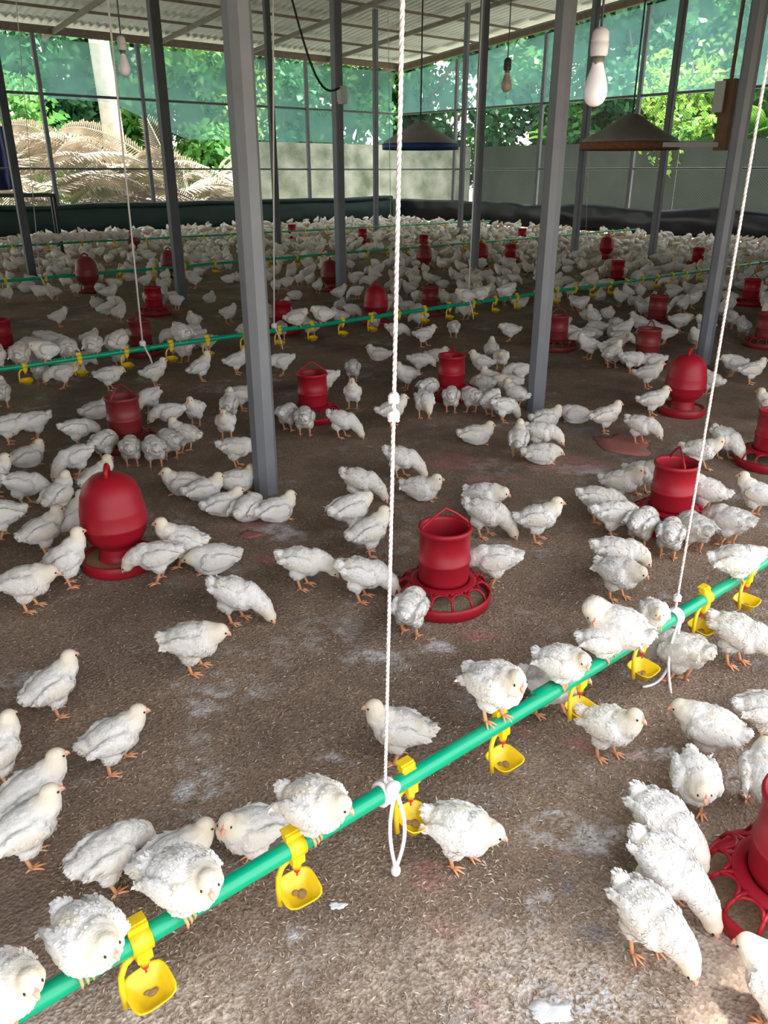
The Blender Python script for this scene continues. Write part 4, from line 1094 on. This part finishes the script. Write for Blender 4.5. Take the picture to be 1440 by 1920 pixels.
if rest:
    me = bpy.data.meshes.new('flock'); me.from_pydata(np.concatenate(V).tolist(), [], Fc)
    for m_ in ('feather', 'beak', 'eye', 'comb', 'skin'): me.materials.append(M[m_])
    me.polygons.foreach_set('material_index', Mi); me.polygons.foreach_set('use_smooth', [True]*len(Fc))
    a_ = me.attributes.new('down', 'FLOAT', 'POINT'); a_.data.foreach_set('value', np.concatenate(Dn)); me.update()
    fo = bpy.data.objects.new('chicken_flock', me); C.objects.link(fo)
    tag(fo, 'mass of distant white chickens filling the far end of the shed', 'chickens', None, 'stuff')
print('BIRDS hand', n_hand, 'individual', len(BIRDS), 'rest', len(rest))

# ------------------------------------------------------------------ scraps and litter on the floor
def scrap(px, py, wx, wy, m, label, seed=0, n=26):
    c = at(px, py); e = (at(px+wx, py) - c).length; g = (at(px, py-wy) - c).length; o = MB(); vs = []
    for k in (0, 1):
        for ring in (0, .55, 1):
            for j in range(n):
                a = 2*math.pi*j/n; rr = ring*(1 + .6*noise.noise(Vector((math.cos(a)*1.6, math.sin(a)*1.6, seed))) + .35*noise.noise(Vector((math.cos(a)*5, math.sin(a)*5, seed))))
                x, y = e*rr*math.cos(a), g*rr*math.sin(a)
                vs.append((RV[0]*x + FV[0]*y, RV[1]*x + FV[1]*y, .0015 + (.003 if k else 0) + (.010*max(0, noise.noise(Vector((x*9, y*9, seed)))) if ring < 1 else 0)))
    fs = []
    for k in (0, 1):
        b0 = k*3*n
        for r_ in range(2):
            for j in range(n):
                q = (b0+r_*n+j, b0+r_*n+(j+1) % n, b0+(r_+1)*n+(j+1) % n, b0+(r_+1)*n+j); fs.append(q if not k else q[::-1])
    for j in range(n): fs.append((2*n+j, 2*n+(j+1) % n, 5*n+(j+1) % n, 5*n+j))
    o.add(vs, fs); return tag(o.build('sheet_scrap', M[m], None, (c.x, c.y, 0)), label, 'scrap', 'torn sheet scraps in the litter')
scrap(1168, 832, 52, 16, 'sheet_pink', 'torn red sheet half buried in litter in front of the red waterer at right', 3)
scrap(468, 1004, 22, 6, 'sheet_pink', 'small red tag of sheet in front of the resting group at the nearest post', 5)
scrap(1030, 1900, 46, 18, 'ragged_white', 'flat white ragged patch at the bottom edge, right of centre', 8)  # flat white piece with a noisy outline
scrap(632, 1700, 16, 7, 'ragged_white', 'small white scrap in front of the second yellow cup', 11)
fl = MB(); rg = random.Random(5)
for i in range(40000):
    d_ = .55 + 2.6*rg.random()**1.3; an = rg.uniform(-30, 30); x = d_*math.sin(rad(an)); y = d_*math.cos(rad(an))
    c = Vector((RV[0]*x + FV[0]*y, RV[1]*x + FV[1]*y, .0015)); yaw = rg.uniform(0, 6.28); L = rg.uniform(.0032, .0072); w = L*.28
    t = Vector((math.cos(yaw), math.sin(yaw), rg.uniform(-.15, .35))); s_ = Vector((-math.sin(yaw), math.cos(yaw), rg.uniform(-.3, .3)))
    fl.add([c - t*L, c + s_*w + Vector((0, 0, .0015)), c + t*L, c - s_*w + Vector((0, 0, .0012))], [(0, 1, 2, 3)], rg.choice((0, 0, 1, 1, 1, 2)), False)
lm = [mat('husk_tan', (.40, .30, .215), .9), mat('husk_brown', (.26, .18, .12), .9), mat('husk_pale', (.60, .49, .38), .9)]
tag(fl.build('loose_husk', lm), 'loose rice husk flakes strewn over the foreground floor', 'litter', None, 'stuff')

# ------------------------------------------------------------------ outside: trees, palms, fronds
def foliage(n, blobs, size, seed, kind=0):
    rg = random.Random(seed); o = MB()
    for i in range(n):
        (cx, cy, cz, r) = rg.choice(blobs)
        u = Vector((rg.gauss(0, 1), rg.gauss(0, 1), rg.gauss(0, 1))).normalized()*r*rg.random()**.4
        p = Vector((cx, cy, cz)) + Vector((u.x, u.y, u.z*.85)); L = size*rg.uniform(.6, 1.3); w = L*.3
        t = Vector((rg.gauss(0, 1), rg.gauss(0, 1), rg.gauss(-.5, .7))).normalized(); s_ = t.orthogonal().normalized()
        s_ = Matrix.Rotation(rg.uniform(0, 6.28), 3, t) @ s_; nn = t.cross(s_)
        o.add([p, p + t*L*.45 + s_*w + nn*L*.06, p + t*L - nn*L*.1, p + t*L*.45 - s_*w + nn*L*.06], [(0, 1, 2, 3)], 0)
    return o
def blobset(seed, R_, zc, hgt, k=20):
    rg = random.Random(seed); return [(rg.uniform(-R_, R_), rg.uniform(-R_*.6, R_*.6), zc + hgt*(2*(i+.5)/k - 1), rg.uniform(.6, 1.15)*R_*.5) for i in range(k)]
TREE = {}
for k, (seed, R_, zc, hgt, n, sz, m) in {'a': (1, 2.3, 4.2, 3.0, 9500, .30, 'leaf'), 'b': (2, 2.5, 4.6, 3.4, 9500, .32, 'leaf_dark'), 'c': (3, 1.6, 2.6, 1.3, 3600, .20, 'leaf_lime'), 'd': (4, 2.0, 1.9, 1.4, 4200, .24, 'leaf')}.items():
    f = foliage(n, blobset(seed, R_, zc, hgt), sz, seed)
    t = MB(); t.tube([(0, 0, -.2), (.05, .02, zc*.5), (-.03, .05, zc)], [.16, .12, .06], 10)
    rg = random.Random(seed)
    for i in range(6): t.tube([(0, 0, zc*(.4 + .08*i)), (rg.uniform(-1, 1)*R_*.7, rg.uniform(-1, 1)*R_*.5, zc + rg.uniform(-.3, 1)*hgt)], [.07, .02], 7)
    TREE[k] = (f.mesh('foliage', M[m]), t.mesh('trunk', M['bark']))
def tree(k, x, y, label, s=1, rz=0):
    r_ = tag(empty('broadleaf_tree', (x, y, -.16), rad(rz)), label, 'tree', 'trees beyond the walls'); r_.scale = (s,)*3
    for nm, me in zip(('foliage', 'trunk'), TREE[k]):
        o = bpy.data.objects.new(nm, me); C.objects.link(o); o.parent = r_
for i, (k, x, y, s, rz, lb) in enumerate([
    ('d', 4.4, 25.5, 1.0, 20, 'leafy bush at the far left edge behind the palm fronds'),
    ('a', 6.4, 27.6, 1.0, 60, 'green tree beyond the left end of the side wall, left of the pale trunk'),
    ('d', 7.9, 25.8, 1.05, 100, 'leafy bush above the palm fronds beside the pale trunk'),
    ('b', 10.2, 28.2, 1.05, 10, 'dark green tree just right of the pale trunk'),
    ('a', 12.8, 27.0, 1.0, 140, 'green tree behind the net, around the nearest thick post'),
    ('c', 15.2, 26.2, 1.1, 30, 'light green tree behind the stained concrete wall, left of the socket post'),
    ('b', 17.6, 28.0, 1.1, 80, 'dark tree beyond the concrete wall near the far corner'),
    ('a', 20.4, 26.4, 1.0, 200, 'green tree directly behind the far corner of the shed'),
    ('b', 23.8, 25.8, 1.1, 260, 'dark tree behind the corner, above the blue rimmed brooder hood'),
    ('a', 26.4, 22.0, 1.1, 300, 'green tree beyond the end wall, right of the middle rope'),
    ('b', 27.4, 18.0, 1.1, 15, 'dark tree beyond the end wall, left of the second thick post'),
    ('c', 25.6, 15.4, 1.25, 45, 'light green tree beyond the end wall behind the second thick post'),
    ('a', 28.2, 13.2, 1.1, 75, 'green tree beyond the end wall behind the pale brooder hood'),
    ('b', 28.5, 9.2, 1.1, 120, 'dark tree beyond the end wall, left of the third thick post'),
    ('a', 29.0, 5.4, 1.05, 160, 'green tree at the far right beyond the end wall'),
    ('a', 30.2, 15.3, 1.2, 95, 'green tree beyond the end wall, just left of the second thick post'),
    ('b', 29.6, 20.6, 1.2, 135, 'dark tree beyond the end wall, above the blue rimmed hood, farther back'),
    ('b', 2.5, 29.5, 1.1, 33, 'dark tree far beyond the left frame edge'),
    ('b', 14.5, 32.0, 1.35, 210, 'tall dark tree at the back of the side yard, centre left'),
    ('b', 7.8, 33.0, 1.35, 250, 'tall dark tree at the back behind the pale trunk'),
    ('b', 21.5, 31.5, 1.35, 290, 'tall dark tree at the back behind the far corner'),
    ('a', 31.5, 18.0, 1.35, 330, 'tall tree at the back beyond the end wall, centre'),
    ('a', 33.0, 11.5, 1.3, 0, 'tall tree at the back beyond the end wall, right'),
]): tree(k, x, y, lb, s, rz)
# pale leaning palm trunk
b0 = Vector(on_line(236, 23.6, .0)); q1 = on_line(205, 23.7, 3.0); q2 = on_line(172, 23.9, 5.6); q3 = on_line(150, 24.2, 8.0)
o = MB(); o.tube([b0 - Vector((0, 0, .2)), b0.lerp(q1, .5), q1, q2, q3], [.34, .30, .28, .26, .24], 14)
tag(o.build('leaning_palm', M['trunk']), 'pale leaning palm with a bare trunk beyond the side wall at upper left', 'palm')
# dry palm fronds
def frond_mesh(seed, L=2.6, droop=.9, m='frond'):
    rg = random.Random(seed); o = MB(); pts = []
    for i in range(17):
        t = i/16; pts.append(Vector((L*t, .12*math.sin(t*2 + seed), .5*math.sin(t*math.pi*.8) - droop*.5*t*t)))
    o.tube(pts, [.026*(1 - .8*i/16) + .004 for i in range(17)], 6, 1)
    n = 40
    for i in range(n):
        t = .10 + .88*i/n; k = t*16; j = int(k); p = pts[j].lerp(pts[min(16, j+1)], k - j); ll = .70*math.sin(math.pi*min(1, .15 + t*.86))**.6*rg.uniform(.8, 1.1)
        for s in (1, -1):
            d = Vector((.55, s*.75, -.15)).normalized(); e = Vector((.45, s*.55, -.75)).normalized(); w = Vector((1, 0, .3))*.020
            a = p + d*ll*.5; c = a + e.lerp(d, rg.uniform(0, .5))*ll*.55
            o.add([p - w*.6, p + w*.6, a + w, a - w], [(0, 1, 2, 3)], 0); o.add([a - w, a + w, c], [(0, 1, 2)], 0)
    return o.mesh('dry_palm_frond', [M[m], M['trunk']])
FM = [frond_mesh(3), frond_mesh(8, 2.2, 1.2), frond_mesh(12, 2.8, .7), frond_mesh(20, 2.3, 1.0, 'frond_green')]
rg = random.Random(77); nf = 0
for row, (yy, z0, n, sp) in enumerate([(20.7, -.02, 12, .62), (20.95, .30, 12, .62), (21.25, .60, 12, .60), (21.55, .92, 11, .62), (21.85, 1.22, 10, .62), (22.1, 1.5, 8, .62)]):
    for i in range(n):
        o = bpy.data.objects.new('palm_frond', FM[rg.choice((0, 1, 2, 0, 2, 3))]); C.objects.link(o)
        x = 4.6 + i*sp + rg.uniform(-.25, .25); flip = rg.random() < .5
        o.location = (x + (1.6 if flip else 0), yy + rg.uniform(-.12, .12), z0 + rg.uniform(-.05, .1) + .12); o.rotation_euler = (rad(rg.uniform(-55, -15)) * (1 if not flip else -1), rad(rg.uniform(-12, 8)), rad(rg.uniform(-28, 28) + (180 if flip else 0)))
        tag(o, 'dry palm frond in the heap outside the left side wall', 'palm frond', 'dry palm fronds heaped outside'); nf += 1
for j, (px, rx) in enumerate([(392, 70), (350, 95), (418, 60)]):
    o = bpy.data.objects.new('palm_frond', FM[(3, 2, 1)[j]]); C.objects.link(o); p = on_line(px, 20.9 + .25*j, 0); o.location = (p.x, p.y, .05); o.rotation_euler = (rad((-60, -80, -40)[j]), rad(-rx*.8), rad((10, 160, 30)[j]))
    tag(o, ('half green frond leaning upright beside the nearest thick post', 'dry frond leaning upright right of the dark post', 'small dry frond leaning behind the nearest thick post')[j], 'palm frond', 'fronds leaning by the wall')
# banana plants beyond the end wall
def banana(x, y, s, seed, label, yel=False):
    rg = random.Random(seed); r_ = tag(empty('banana_plant', (x, y, -.16)), label, 'banana plant', 'banana plants beyond the end wall'); r_.scale = (s,)*3
    o = MB(); o.tube([(0, 0, 0), (.03, .02, 1.2), (0, 0, 2.2)], [.13, .11, .07], 10); o.build('stem', M['leaf_lime'], r_)
    for i in range(9):
        an = 2*math.pi*i/9 + rg.uniform(-.3, .3); L = rg.uniform(1.5, 2.2); el = rg.uniform(.3, 1.1); o = MB(); vs = []; d = Vector((math.cos(an), math.sin(an), 0)); sd_ = Vector((-d.y, d.x, 0)); k = 12
        for j in range(k+1):
            t = j/k; c = Vector((0, 0, 1.9)) + d*(L*t*math.cos(el)*1.0 + .2*t) + Vector((0, 0, L*t*math.sin(el) - .9*t*t*L*.6)); w = .27*math.sin(math.pi*min(1, .12 + t*.88))**.7
            if j == k: w = .01
            vs += [c - sd_*w + Vector((0, 0, -.07*w/.27)), c, c + sd_*w + Vector((0, 0, -.07*w/.27))]
        fs = []
        for j in range(k): fs += [(3*j, 3*j+1, 3*j+4, 3*j+3), (3*j+1, 3*j+2, 3*j+5, 3*j+4)]
        o.add(vs, fs); o.build('leaf', M['banana_yellow'] if yel and i % 3 == 0 else M['banana'], r_)
for a in [(25.4, 17.6, 1.25, 1, 'banana plant with yellowing leaves behind the wall, left of the second thick post', True), (25.4, 15.4, 1.2, 2, 'banana plant behind the wall, just left of the second thick post'),
          (25.5, 12.9, 1.3, 3, 'banana plant behind the wall between second thick post and pale brooder hood'), (25.5, 10.6, 1.35, 4, 'banana plant with broad leaves behind the pale brooder hood'),
          (25.8, 8.2, 1.5, 5, 'tall banana plant beside the brown board at upper right'), (25.6, 20.2, 1.2, 6, 'banana plant behind the wall near the blue rimmed hood')]: banana(*a)
